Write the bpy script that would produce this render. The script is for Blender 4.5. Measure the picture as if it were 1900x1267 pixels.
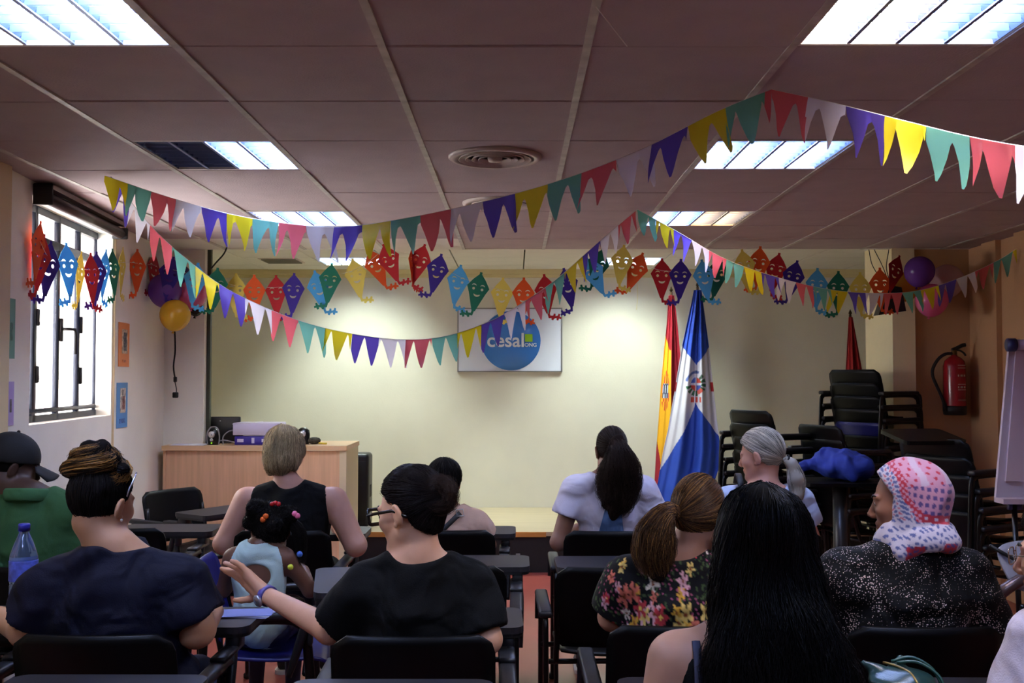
import bpy, bmesh, math, random
import numpy as np
from mathutils import Vector, Matrix, Euler

random.seed(7)
rng = np.random.default_rng(7)
scene = bpy.context.scene
for _o in list(bpy.data.objects):
    bpy.data.objects.remove(_o, do_unlink=True)
C = scene.collection
PI = math.pi

# ------------------------------------------------------------------ camera
# the photograph is 1900 x 1267; +Y runs away from the camera, floor at z = 0
F_PX = 1920.0
EYE = 1.547
PITCH = math.atan(66.5 / F_PX)
YAW = math.atan(7.0 / F_PX)
cam_d = bpy.data.cameras.new('camera')
cam_d.sensor_width = 36.0
cam_d.lens = 36.0 * F_PX / 1900.0
cam_d.clip_start = 0.05
cam_d.clip_end = 200
cam = bpy.data.objects.new('camera', cam_d)
C.objects.link(cam)
cam.location = (0, 0, EYE)
cam.rotation_euler = (PI / 2 + PITCH, 0, YAW)
scene.camera = cam
CAM_R = Euler(cam.rotation_euler).to_matrix()

def at(px, py, d):
    """world point at distance Y = d along the ray through a pixel of the photograph"""
    v = CAM_R @ Vector(((px - 950.0) / F_PX, (633.5 - py) / F_PX, -1.0))
    k = d / v.y
    return Vector((v.x * k, d, EYE + v.z * k))

# ------------------------------------------------------------------ light
world = bpy.data.worlds.new('world')
scene.world = world
world.use_nodes = True
_bg = world.node_tree.nodes['Background']
_bg.inputs[0].default_value = (0.98, 0.98, 1.0, 1)
_bg.inputs[1].default_value = 15.0

scene.view_settings.view_transform = 'Standard'
scene.view_settings.look = 'None'
scene.view_settings.gamma = 1.0
scene.view_settings.use_curve_mapping = False
scene.view_settings.exposure = 0.32
TUBE_POWER = 100.0

# ------------------------------------------------------------------ materials
MATS = {}
def lin(c):
    """sRGB 0-255 triple to linear"""
    o = []
    for x in c:
        x = x / 255.0
        o.append(x / 12.92 if x <= 0.04045 else ((x + 0.055) / 1.055) ** 2.4)
    return tuple(o)

def mat(name, col, rough=0.6, metal=0.0, noise=0.0, nscale=8.0, bump=0.0, bscale=60.0, emit=None, estr=0.0,
        spec=0.5, trans=0.0, sheen=0.0, alpha=1.0, wrinkle=0.0, island=0.0, stretch=None, vcol=False, coat=0.0, sss=0.0):
    """procedural principled material; col is sRGB 0-255"""
    if name in MATS:
        return MATS[name]
    m = bpy.data.materials.new(name)
    m.use_nodes = True
    nt = m.node_tree
    N, L = nt.nodes, nt.links
    b = N['Principled BSDF']
    c = lin(col)
    b.inputs['Base Color'].default_value = (*c, 1)
    b.inputs['Roughness'].default_value = rough
    b.inputs['Metallic'].default_value = metal
    b.inputs['Specular IOR Level'].default_value = spec
    if coat: b.inputs['Coat Weight'].default_value = coat
    if sheen: b.inputs['Sheen Weight'].default_value = sheen
    if trans: b.inputs['Transmission Weight'].default_value = trans
    if sss:
        b.inputs['Subsurface Weight'].default_value = sss
        b.inputs['Subsurface Radius'].default_value = (0.012, 0.005, 0.003)
    if emit:
        b.inputs['Emission Color'].default_value = (*lin(emit), 1)
        b.inputs['Emission Strength'].default_value = estr
    src = None
    if vcol:
        a = N.new('ShaderNodeAttribute'); a.attribute_name = 'Col'
        src = a.outputs['Color']
    if noise or bump or wrinkle:
        tc = N.new('ShaderNodeTexCoord')
        co = tc.outputs['Object']
        if stretch:
            mp = N.new('ShaderNodeMapping'); mp.inputs['Scale'].default_value = stretch
            L.new(co, mp.inputs['Vector']); co = mp.outputs['Vector']
    if noise:
        n = N.new('ShaderNodeTexNoise'); n.inputs['Scale'].default_value = nscale
        n.inputs['Detail'].default_value = 5
        L.new(co, n.inputs['Vector'])
        mr = N.new('ShaderNodeMapRange')
        mr.inputs['From Min'].default_value = 0.3; mr.inputs['From Max'].default_value = 0.7
        mr.inputs['To Min'].default_value = 1 - noise; mr.inputs['To Max'].default_value = 1 + noise
        L.new(n.outputs['Fac'], mr.inputs['Value'])
        mx = N.new('ShaderNodeVectorMath'); mx.operation = 'SCALE'
        if src: L.new(src, mx.inputs[0])
        else: mx.inputs[0].default_value = c
        L.new(mr.outputs['Result'], mx.inputs['Scale'])
        src = mx.outputs['Vector']
    if island:
        g = N.new('ShaderNodeNewGeometry')
        mr = N.new('ShaderNodeMapRange')
        mr.inputs['To Min'].default_value = 1 - island; mr.inputs['To Max'].default_value = 1 + island
        L.new(g.outputs['Random Per Island'], mr.inputs['Value'])
        mx = N.new('ShaderNodeVectorMath'); mx.operation = 'SCALE'
        if src: L.new(src, mx.inputs[0])
        else: mx.inputs[0].default_value = c
        L.new(mr.outputs['Result'], mx.inputs['Scale'])
        src = mx.outputs['Vector']
    if src: L.new(src, b.inputs['Base Color'])
    if bump:
        n2 = N.new('ShaderNodeTexNoise'); n2.inputs['Scale'].default_value = bscale; n2.inputs['Detail'].default_value = 4
        L.new(co, n2.inputs['Vector'])
        bp = N.new('ShaderNodeBump'); bp.inputs['Strength'].default_value = bump; bp.inputs['Distance'].default_value = 0.01
        L.new(n2.outputs['Fac'], bp.inputs['Height'])
        L.new(bp.outputs['Normal'], b.inputs['Normal'])
        if wrinkle:
            n3 = N.new('ShaderNodeTexNoise'); n3.inputs['Scale'].default_value = 6.5; n3.inputs['Detail'].default_value = 2; n3.inputs['Distortion'].default_value = 0.7
            L.new(co, n3.inputs['Vector'])
            b3 = N.new('ShaderNodeBump'); b3.inputs['Strength'].default_value = wrinkle; b3.inputs['Distance'].default_value = 0.05
            L.new(n3.outputs['Fac'], b3.inputs['Height']); L.new(b3.outputs['Normal'], bp.inputs['Normal'])
    MATS[name] = m
    return m

def sheet_mat(name, col, transl=0.45, rough=0.35):
    """thin plastic or paper that lets some light through"""
    if name in MATS: return MATS[name]
    m = bpy.data.materials.new(name); m.use_nodes = True
    nt = m.node_tree; N, L = nt.nodes, nt.links
    b = N['Principled BSDF']; c = lin(col)
    b.inputs['Base Color'].default_value = (*c, 1); b.inputs['Roughness'].default_value = rough
    t = N.new('ShaderNodeBsdfTranslucent'); t.inputs['Color'].default_value = (*c, 1)
    mx = N.new('ShaderNodeMixShader'); mx.inputs['Fac'].default_value = transl
    L.new(b.outputs[0], mx.inputs[1]); L.new(t.outputs[0], mx.inputs[2])
    L.new(mx.outputs[0], N['Material Output'].inputs['Surface'])
    MATS[name] = m
    return m

# ------------------------------------------------------------------ mesh helpers
def mesh_from_arrays(name, V, faces_flat, nper, smooth=True, mat_idx=None):
    me = bpy.data.meshes.new(name)
    V = np.asarray(V, dtype=np.float32)
    F = np.asarray(faces_flat, dtype=np.int32).ravel()
    nf = len(F) // nper
    me.vertices.add(len(V)); me.vertices.foreach_set('co', V.ravel())
    me.loops.add(len(F)); me.loops.foreach_set('vertex_index', F)
    me.polygons.add(nf)
    me.polygons.foreach_set('loop_start', np.arange(0, nf * nper, nper, dtype=np.int32))
    try: me.polygons.foreach_set('loop_total', np.full(nf, nper, dtype=np.int32))
    except Exception: pass
    if smooth: me.polygons.foreach_set('use_smooth', np.ones(nf, dtype=bool))
    if mat_idx is not None: me.polygons.foreach_set('material_index', np.asarray(mat_idx, dtype=np.int32))
    me.update(calc_edges=True); me.validate()
    return me

def paint(me, cols):
    """vertex colours (linear) used for printed patterns"""
    ca = me.color_attributes.new('Col', 'FLOAT_COLOR', 'POINT')
    c4 = np.ones((len(me.vertices), 4), dtype=np.float32); c4[:, :3] = cols
    ca.data.foreach_set('color', c4.ravel())

class MB:
    """collects primitive shapes for one mesh"""
    def __init__(s): s.v = []; s.f = []; s.sm = []
    def add(s, V, Fs, smooth=False, M=None):
        o = len(s.v)
        if M is not None: V = [M @ Vector(p) for p in V]
        s.v += [tuple(p) for p in V]
        for f in Fs:
            s.f.append(tuple(i + o for i in f)); s.sm.append(smooth)
        return s
    def box(s, lo, hi, M=None):
        x0, y0, z0 = lo; x1, y1, z1 = hi
        V = [(x0,y0,z0),(x1,y0,z0),(x1,y1,z0),(x0,y1,z0),(x0,y0,z1),(x1,y0,z1),(x1,y1,z1),(x0,y1,z1)]
        return s.add(V, [(3,2,1,0),(4,5,6,7),(0,1,5,4),(1,2,6,5),(2,3,7,6),(3,0,4,7)], False, M)
    def bmx(s, bm, smooth=False, M=None):
        bm.verts.ensure_lookup_table()
        V = [v.co.copy() for v in bm.verts]; idx = {v: i for i, v in enumerate(bm.verts)}
        Fs = [tuple(idx[v] for v in f.verts) for f in bm.faces]
        bm.free()
        return s.add(V, Fs, smooth, M)
    def rbox(s, lo, hi, r=0.01, seg=2, M=None, smooth=True):
        bm = bmesh.new(); bmesh.ops.create_cube(bm, size=1)
        for v in bm.verts:
            v.co = Vector(((lo[i] + hi[i]) / 2 + v.co[i] * (hi[i] - lo[i]) for i in range(3)))
        bmesh.ops.bevel(bm, geom=list(bm.edges), offset=r, segments=seg, affect='EDGES', profile=0.5)
        return s.bmx(bm, smooth, M)
    def sphere(s, c, r, n=16, m=10, M=None):
        if not hasattr(r, '__len__'): r = (r, r, r)
        V = [(c[0], c[1], c[2] - r[2])]; Fs = []
        for j in range(1, m):
            a = -PI/2 + PI * j / m
            for i in range(n):
                b = 2*PI*i/n
                V.append((c[0] + r[0]*math.cos(a)*math.cos(b), c[1] + r[1]*math.cos(a)*math.sin(b), c[2] + r[2]*math.sin(a)))
        V.append((c[0], c[1], c[2] + r[2]))
        for i in range(n): Fs.append((0, 1 + (i+1) % n, 1 + i))
        for j in range(m-2):
            for i in range(n):
                a = 1 + j*n; Fs.append((a+i, a+(i+1) % n, a+n+(i+1) % n, a+n+i))
        a = 1 + (m-2)*n; t = len(V)-1
        for i in range(n): Fs.append((a+i, a+(i+1) % n, t))
        return s.add(V, Fs, True, M)
    def lathe(s, prof, n=24, M=None, smooth=True):
        V = []; Fs = []
        for r, z in prof:
            for i in range(n):
                a = 2*PI*i/n; V.append((r*math.cos(a), r*math.sin(a), z))
        for j in range(len(prof)-1):
            for i in range(n): Fs.append((j*n+i, j*n+(i+1) % n, (j+1)*n+(i+1) % n, (j+1)*n+i))
        if prof[0][0] > 1e-5: Fs.append(tuple(range(n-1, -1, -1)))
        if prof[-1][0] > 1e-5: Fs.append(tuple(range((len(prof)-1)*n, len(prof)*n)))
        return s.add(V, Fs, smooth, M)
    def tube(s, pts, r, n=8, up=None, ry=None, cap=True, M=None):
        """swept tube; r may be a list; ry squashes it into an oval (ry lies along up)"""
        P = [Vector(p) for p in pts]; k = len(P)
        R = r if hasattr(r, '__len__') else [r]*k
        RY = (ry if hasattr(ry, '__len__') else [ry]*k) if ry is not None else R
        V = []; Fs = []; prev = Vector(up) if up is not None else None
        for i in range(k):
            t = (P[min(i+1, k-1)] - P[max(i-1, 0)]).normalized()
            if prev is None: prev = Vector((0, 0, 1)) if abs(t.z) < 0.9 else Vector((1, 0, 0))
            u = prev - t * prev.dot(t)
            if u.length < 1e-4: u = t.orthogonal()
            u.normalize(); w = t.cross(u)
            if up is None: prev = u
            for j in range(n):
                a = 2*PI*j/n
                V.append(P[i] + w*(R[i]*math.cos(a)) + u*(RY[i]*math.sin(a)))
        for i in range(k-1):
            for j in range(n): Fs.append((i*n+j, i*n+(j+1) % n, (i+1)*n+(j+1) % n, (i+1)*n+j))
        if cap: Fs.append(tuple(range(n-1, -1, -1))); Fs.append(tuple(range((k-1)*n, k*n)))
        return s.add(V, Fs, True, M)
    def prism(s, poly, z0, z1, M=None, smooth=False):
        n = len(poly)
        V = [(p[0], p[1], z0) for p in poly] + [(p[0], p[1], z1) for p in poly]
        Fs = [tuple(range(n-1, -1, -1)), tuple(range(n, 2*n))] + [(i, (i+1) % n, n+(i+1) % n, n+i) for i in range(n)]
        return s.add(V, Fs, smooth, M)
    def grid(s, fn, nu, nv, smooth=True, M=None, both=False):
        V = [fn(i/nu, j/nv) for j in range(nv+1) for i in range(nu+1)]
        Fs = [(j*(nu+1)+i, j*(nu+1)+i+1, (j+1)*(nu+1)+i+1, (j+1)*(nu+1)+i) for j in range(nv) for i in range(nu)]
        return s.add(V, Fs, smooth, M)
    def mesh(s, name='m'):
        me = bpy.data.meshes.new(name)
        me.from_pydata(s.v, [], s.f)
        me.polygons.foreach_set('use_smooth', s.sm)
        me.update()
        return me

def rrect(x0, y0, x1, y1, r, seg=4):
    out = []
    for cx, cy, a0 in ((x1-r, y1-r, 0), (x0+r, y1-r, 90), (x0+r, y0+r, 180), (x1-r, y0+r, 270)):
        for i in range(seg+1):
            a = math.radians(a0 + 90*i/seg); out.append((cx + r*math.cos(a), cy + r*math.sin(a)))
    return out

def link(name, me, m=None, parent=None, loc=None, rot=None):
    o = bpy.data.objects.new(name, me); C.objects.link(o)
    if m is not None and me is not None and len(me.materials) == 0: me.materials.append(m)
    if parent is not None: o.parent = parent
    if loc is not None: o.location = loc
    if rot is not None: o.rotation_euler = rot
    return o

def obj(name, mb, m, parent=None, loc=None, rot=None, label=None):
    o = link(name, mb.mesh(name) if isinstance(mb, MB) else mb, m, parent, loc, rot)
    if label: o['label'] = label
    return o

def tag(o, label, cat, group=None):
    o['label'] = label; o['category'] = cat
    if group: o['group'] = group
    return o

def thing(name, label, cat, loc=(0,0,0), rotz=0.0, group=None, scale=1.0):
    o = bpy.data.objects.new(name, None); C.objects.link(o)
    o.empty_display_size = 0.1
    o.location = loc; o.rotation_euler = (0, 0, rotz); o.scale = (scale,)*3
    return tag(o, label, cat, group)

def struct(name, mb, m, parent=None, label=None):
    o = obj(name, mb, m, parent)
    if parent is None: o['kind'] = 'structure'
    if label: o['label'] = label
    return o

def dup(root, loc=None, rotz=None, label=None, group=None, remat=None, skip=()):
    r = root.copy(); C.objects.link(r)
    if loc is not None: r.location = loc
    if rotz is not None: r.rotation_euler = (0, 0, rotz)
    if label: r['label'] = label
    if group: r['group'] = group
    def rec(src, dst):
        for ch in list(src.children):
            if ch.name.split('.')[0] in skip: continue
            c = ch.copy(); C.objects.link(c); c.parent = dst
            if remat and ch.name.split('.')[0] in remat:
                c.data = c.data.copy(); c.data.materials.clear(); c.data.materials.append(remat[ch.name.split('.')[0]])
            rec(ch, c)
    rec(root, r)
    return r

def text_mesh(s, size, extrude=0.001, offset=0.0):
    cu = bpy.data.curves.new('t', 'FONT'); cu.body = s; cu.size = size; cu.extrude = extrude; cu.offset = offset
    cu.align_x = 'LEFT'; cu.resolution_u = 4
    o = bpy.data.objects.new('t', cu); C.objects.link(o)
    dg = bpy.context.evaluated_depsgraph_get()
    me = bpy.data.meshes.new_from_object(o.evaluated_get(dg))
    bpy.data.objects.remove(o, do_unlink=True); bpy.data.curves.remove(cu)
    return me

def bez(p0, p1, p2, p3, n=12):
    p0, p1, p2, p3 = map(Vector, (p0, p1, p2, p3)); out = []
    for i in range(n+1):
        t = i/n; out.append(p0*(1-t)**3 + p1*3*t*(1-t)**2 + p2*3*t*t*(1-t) + p3*t**3)
    return out

def catmull(P, n=8):
    P = [Vector(p) for p in P]; out = []
    for i in range(len(P)-1):
        a = P[i-1] if i > 0 else P[0]*2 - P[1]
        b, c = P[i], P[i+1]
        d = P[i+2] if i+2 < len(P) else P[-1]*2 - P[-2]
        for j in range(n):
            t = j/n
            out.append(0.5*((b*2) + (c-a)*t + (a*2-b*5+c*4-d)*t*t + (d-a+b*3-c*3)*t**3))
    out.append(P[-1].copy())
    return out
# ================================================================== the room
CEIL = EYE + 0.97           # pink-lit tiled ceiling of the room
SCEIL = EYE + 1.02          # ceiling over the stage
M_WALL = mat('cream wall paint', (226, 204, 158), 0.75, noise=0.05, nscale=3, bump=0.08, bscale=90)
M_SWALL = mat('pale yellow stage wall paint', (222, 217, 199), 0.7, noise=0.04, nscale=2.5, bump=0.08, bscale=70)
M_WINWALL = mat('off white wall paint', (240, 236, 222), 0.75, noise=0.04, nscale=3, bump=0.08, bscale=90)
M_FLOOR = mat('red painted floor', (152, 73, 64), 0.28, noise=0.12, nscale=2.2, bump=0.02, bscale=15)
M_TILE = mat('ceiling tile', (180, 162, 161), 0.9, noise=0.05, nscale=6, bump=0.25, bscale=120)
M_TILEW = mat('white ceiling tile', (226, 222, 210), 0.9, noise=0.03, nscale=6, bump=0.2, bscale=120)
M_TBAR = mat('ceiling rail metal', (190, 182, 172), 0.5, metal=0.2, noise=0.2, nscale=14)
M_GAP = mat('dark ceiling void', (52, 46, 42), 0.9)
M_WOODL = mat('pale stage boards', (180, 164, 132), 0.4, noise=0.08, nscale=3, stretch=(0.6, 9, 9))
M_WOODO = mat('orange wood edge', (186, 128, 58), 0.5, noise=0.15, nscale=4, stretch=(1, 12, 12))
M_BLACK = mat('matte black', (14, 13, 14), 0.6)

fl = struct('floor', MB().box((-3.6, -3.2, -0.1), (4.2, 10.1, 0.0)), M_FLOOR)

# --- left wall: near run, then a slightly turned run with the window
struct('wall_left_near', MB().box((-2.46, -3.2, 0), (-2.315, 4.72, 2.75)), M_WALL)
WA = Vector((-2.352, 4.72, 0)); WB = Vector((-2.655, 7.81, 0))
wu = (WB - WA).normalized(); wn = Vector((-wu.y, wu.x, 0))    # wn points outdoors (-x)
WM = Matrix(((wu.x, wn.x, 0, WA.x), (wu.y, wn.y, 0, WA.y), (0, 0, 1, 0), (0, 0, 0, 1)))
WL = (WB - WA).length
def wall_u(px, off=0.0):
    """distance along the window wall where the ray of pixel column px meets it"""
    v = CAM_R @ Vector(((px - 950.0) / F_PX, 0.0, -1.0))
    A = WA + wn * off
    # A + wu*u = k*v
    det = wu.x * (-v.y) - wu.y * (-v.x)
    k = (A.x * wu.y - A.y * wu.x) / (v.x * wu.y - v.y * wu.x)
    p = Vector((v.x * k, v.y * k, 0))
    return (p - A).dot(wu)
WU0, WU1 = wall_u(56), wall_u(207)
SILL, WTOP, WT = EYE - 0.235, EYE + 0.90, 0.22
wl = MB()
wl.box((0, 0, 0), (WU0, WT, 2.75), WM); wl.box((WU1, 0, 0), (WL + 0.05, WT, 2.75), WM)
wl.box((WU0, 0, 0), (WU1, WT, SILL), WM); wl.box((WU0, 0, WTOP), (WU1, WT, 2.75), WM)
wleft = struct('wall_left', wl, M_WINWALL)
trim = MB().box((wall_u(209), -0.012, 0), (wall_u(209) + 0.012, 0.0, CEIL), WM)
struct('trim_1', trim, M_WALL, wleft)

# --- proscenium column at the left, pillar and short wall at the right
struct('wall_proscenium_left', MB().box((-3.6, 7.8, 0), (-2.352, 7.9, SCEIL + 0.2)), M_WINWALL)
struct('column_shade_strip', MB().box((-2.352, 7.86, 0), (-2.325, 7.9, SCEIL)), mat('dark olive column shade', (52, 54, 38), 0.6))  # strip painted dark for the shade on the column's side face
struct('wall_pillar_right', MB().box((2.825, 7.76, 0), (2.995, 8.36, SCEIL + 0.2)), mat('cream pillar paint', (244, 228, 186), 0.7, noise=0.03, nscale=4, bump=0.05))
M_TAN = mat('tan right wall', (192, 148, 106), 0.75, noise=0.05, nscale=3, bump=0.08, bscale=90)  # right-hand walls get a darker tan than the other walls
struct('wall_proscenium_right', MB().box((2.995, 7.8, 0), (4.05, 7.95, SCEIL + 0.2)), M_TAN)
wr = MB().box((3.42, -3.2, 0), (3.6, 7.85, 2.75)); wr.box((3.38, 7.28, 0), (3.42, 7.5, CEIL)); wr.box((3.35, 6.4, 0), (3.42, 6.95, CEIL))
struct('wall_right', wr, M_TAN)
struct('wall_back', MB().box((-3.6, 9.8, 0), (4.2, 9.95, SCEIL + 0.2)), M_SWALL)
struct('wall_stage_left', MB().box((-3.6, 7.9, 0), (-3.45, 9.8, SCEIL + 0.2)), M_SWALL)
struct('wall_stage_right', MB().box((3.9, 7.95, 0), (4.05, 9.8, SCEIL + 0.2)), M_SWALL)
struct('wall_rear', MB().box((-2.46, -3.35, 0), (3.6, -3.2, 2.75)), M_WALL)
co = MB().box((-3.45, 9.74, SCEIL - 0.045), (3.9, 9.8, SCEIL)); co.box((-3.45, 9.77, SCEIL - 0.075), (3.9, 9.8, SCEIL - 0.045))
struct('trim_3', co, mat('cornice paint', (224, 212, 160), 0.7))

# --- ceiling: void slab, rails and single tiles
cl = MB().box((-3.6, -3.2, CEIL + 0.14), (4.2, 7.85, CEIL + 0.32))
ceiling = struct('ceiling', cl, M_GAP)
edge = struct('trim_4', MB().box((-2.46, 7.775, CEIL - 0.004), (3.45, 7.805, SCEIL + 0.05)), M_TILEW)
RX = [-0.391 + 0.6 * i for i in range(-5, 9)]          # rails run away from the camera
RY = [-3.0 + 0.6 * j for j in range(0, 19)]             # cross joints (…, 3.0, 3.6, 4.2 …)
fixture_cells = {}
VENTS = {(-0.391, 4.2), (-0.391, 5.4)}
tile_bm = MB().rbox((-0.2945, -0.2975, 0), (0.2945, 0.2975, 0.02), 0.004, 1, smooth=False)
me_tile = tile_bm.mesh('ceiling_tile'); me_tile.materials.append(M_TILE)
me_tile_lit = tile_bm.mesh('ceiling_tile_lit'); me_tile_lit.materials.append(M_TILEW)
FIX = [(-1.591, 2.4, ('w', 'b', 'b', 'b')), (0.809, 2.4, ('w', 'w', 'b', 'b')),
       (-1.591, 4.2, ('o', 'o', 'b', 'b')), (0.809, 4.2, ('b', 'b', 'b', 'b')),
       (-1.591, 6.0, ('w', 'b', 'b', 'b')), (0.809, 6.0, ('b', 'b', 'y', 'y')),
       (-1.591, 0.6, ('b', 'b', 'b', 'b')), (0.809, 0.6, ('b', 'b', 'b', 'b'))]
fixed = {(round(x, 2), round(y, 2)) for x, y, _ in FIX}
for i, x in enumerate(RX[:-1]):
    for j, y in enumerate(RY[:-1]):
        if (round(x, 2), round(y, 2)) in fixed: continue
        white = (y > 7.1 and x < -0.5)  # last row at left: stage light put into a whiter tile colour
        z = CEIL - 0.001 + random.uniform(-0.003, 0.002)
        t = link('ceiling_tile', me_tile_lit if white else me_tile, None, ceiling, (x + 0.3, y + 0.3, z))
        t.rotation_euler = (random.uniform(-0.003, 0.003), random.uniform(-0.002, 0.002), 0)
rail_me = MB().box((-0.012, -3.2, -0.006), (0.012, 7.79, 0.03)).mesh('ceiling_rail')
for x in RX:
    if -2.45 < x < 3.5: link('ceiling_rail', rail_me, M_TBAR, ceiling, (x, 0, CEIL))

sc = MB().box((-3.6, 7.8, SCEIL + 0.17), (4.2, 9.95, SCEIL + 0.24))
sceil = struct('ceiling_stage', sc, M_GAP)
SFIX = [(-1.74, 8.78, ('s', 's', 's', 's')), (0.68, 8.78, ('s', 's', 's', 's')), (0.68, 7.81, ('b', 'b', 'b', 'b'))]
me_st = MB().rbox((-0.2975, -0.2975, 0), (0.2975, 0.2975, 0.02), 0.003, 1, smooth=False).mesh('ceiling_tile_stage'); me_st.materials.append(M_TILEW)
SX = [-1.74 + 0.605 * i for i in range(-3, 10)]
for x in SX:
    for y in (8.18, 8.78, 9.38):
        if any(abs(x - fx) < 0.1 and abs(y - fy) < 0.25 for fx, fy, _ in SFIX): continue
        link('ceiling_tile', me_st, None, sceil, (x + 0.3, y + 0.3, SCEIL + random.uniform(-0.002, 0.001)))
# first row over the stage, behind the drop of the room ceiling
for x in SX:
    if abs(x - 0.68) < 0.1: continue
    t = link('ceiling_tile', me_st, None, sceil, (x + 0.3, 7.99, SCEIL)); t.scale = (1, 0.6, 1)

# --- stage
stage = thing('stage_platform', 'low stage with pale board top and black front below the yellow back wall', 'stage', (0, 8.25, 0))
obj('stage_top', MB().box((-3.44, 0.0, 0.29), (3.89, 1.545, 0.322)), M_WOODL, stage)
obj('stage_front', MB().box((-3.44, 0.02, 0.0), (3.89, 0.06, 0.29)), M_BLACK, stage)
obj('stage_edge', MB().box((-3.44, -0.012, 0.284), (0.24, 0.0, 0.322)), M_WOODO, stage, label='orange wooden edge strip')
obj('stage_outlet', MB().rbox((0.0, 0.008, 0.10), (0.035, 0.02, 0.15), 0.003), mat('grey plastic', (120, 118, 115), 0.5), stage)

# --- window
M_FRAME = mat('dark navy window metal', (38, 42, 56), 0.4, metal=0.4)
FO = 0.09                                            # frame plane behind the wall face
win = struct('window_1', MB().box((WU0, FO, SILL), (WU1, FO + 0.03, SILL + 0.035), WM)
             .box((WU0, FO, WTOP - 0.04), (WU1, FO + 0.03, WTOP), WM), M_FRAME)
def wbar(u0, u1, z0, z1, o0=FO, o1=FO + 0.03, name='window_frame', m=M_FRAME):
    return obj(name, MB().rbox((u0, o0, z0), (u1, o1, z1), 0.005, 1, M=WM), m, win)
ua, ub, uc = wall_u(62, FO), wall_u(107, FO), wall_u(145, FO)
ud = wall_u(182, FO)
for u, w in ((ua, 0.05), (ub, 0.035), (uc, 0.035), (ud - 0.03, 0.04)):
    wbar(u, u + w, SILL, WTOP, name='window_stile')
wbar(WU0, WU1, SILL + 0.045, SILL + 0.07, name='window_rail')
ZT = EYE + 0.70
wbar(WU0, WU1, ZT, ZT + 0.05, name='window_transom')
for z in (EYE + 0.32, EYE + 0.02):
    wbar(ua + 0.045, ua + 0.06, z - 0.05, z + 0.04, FO - 0.012, FO + 0.01, 'window_hinge', M_BLACK)
    wbar(uc + 0.03, uc + 0.05, z - 0.06, z + 0.04, FO - 0.012, FO + 0.01, 'window_hinge', M_BLACK)
hh = MB().tube([WM @ Vector(p) for p in ((ub + 0.04, FO, EYE + 0.27), (ub + 0.04, FO - 0.05, EYE + 0.27), (ub + 0.10, FO - 0.06, EYE + 0.27), (ub + 0.115, FO - 0.06, EYE + 0.24), (ub + 0.115, FO - 0.06, EYE + 0.13))], 0.009)
hh.rbox((ub + 0.02, FO - 0.012, EYE + 0.20), (ub + 0.06, FO, EYE + 0.33), 0.004, 1, WM)
obj('window_handle', hh, M_BLACK, win)
gm = bpy.data.materials.new('window glass'); gm.use_nodes = True
_n = gm.node_tree.nodes; _l = gm.node_tree.links
_g = _n.new('ShaderNodeBsdfGlossy'); _g.inputs['Roughness'].default_value = 0.02
_t = _n.new('ShaderNodeBsdfTransparent'); _x = _n.new('ShaderNodeMixShader'); _x.inputs[0].default_value = 0.05
_l.new(_t.outputs[0], _x.inputs[1]); _l.new(_g.outputs[0], _x.inputs[2]); _l.new(_x.outputs[0], _n['Material Output'].inputs['Surface'])
for u0, u1 in ((ua + 0.05, ub), (ub + 0.035, uc), (uc + 0.035, ud - 0.03)):
    obj('window_pane', MB().box((u0, FO + 0.012, SILL + 0.06), (u1, FO + 0.016, ZT), WM), gm, win)
    obj('window_pane', MB().box((u0, FO + 0.012, ZT + 0.05), (u1, FO + 0.016, WTOP - 0.04), WM), gm, win)
M_GRILL = mat('white window grille paint', (225, 226, 232), 0.5)
for k in range(9):
    u = WU0 + 0.1 + k * 0.145
    obj('grille_bar', MB().tube([WM @ Vector((u, WT + 0.09, SILL - 0.1)), WM @ Vector((u, WT + 0.09, WTOP + 0.1))], 0.007, 6), M_GRILL, win)
for z in (SILL + 0.22, EYE + 0.30, EYE + 0.62):
    obj('grille_rail', MB().box((WU0, WT + 0.08, z), (WU1 + 0.1, WT + 0.1, z + 0.025), WM), M_GRILL, win)
# roller blind cassette above the window
bl = thing('roller_blind', 'dark brown rolled up blind cassette across the top of the window', 'blind', WM @ Vector((WU0, -0.02, CEIL - 0.1)))
B_M = mat('dark brown blind', (46, 30, 30), 0.4, noise=0.1)
loc = Matrix.Translation(-Vector(bl.location))
u_l, u_r = WU0 - 0.0, wall_u(222, -0.06)
cas = MB(); cas.tube([loc @ WM @ Vector((u_l, -0.055, CEIL - 0.075)), loc @ WM @ Vector((u_r, -0.055, CEIL - 0.075))], 0.032, 12)
obj('blind_roll', cas, B_M, bl)
obj('blind_rail', MB().box((u_l, -0.095, CEIL - 0.038), (u_r - 0.05, -0.005, CEIL - 0.012), loc @ WM), mat('brown metal rail', (88, 70, 60), 0.35, metal=0.5), bl)
obj('blind_bracket', MB().rbox((u_l - 0.015, -0.1, CEIL - 0.12), (u_l, -0.005, CEIL - 0.012), 0.005, 1, loc @ WM), M_BLACK, bl)
obj('blind_bracket', MB().rbox((u_r, -0.1, CEIL - 0.11), (u_r + 0.015, -0.005, CEIL - 0.04), 0.005, 1, loc @ WM), M_BLACK, bl)

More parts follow.
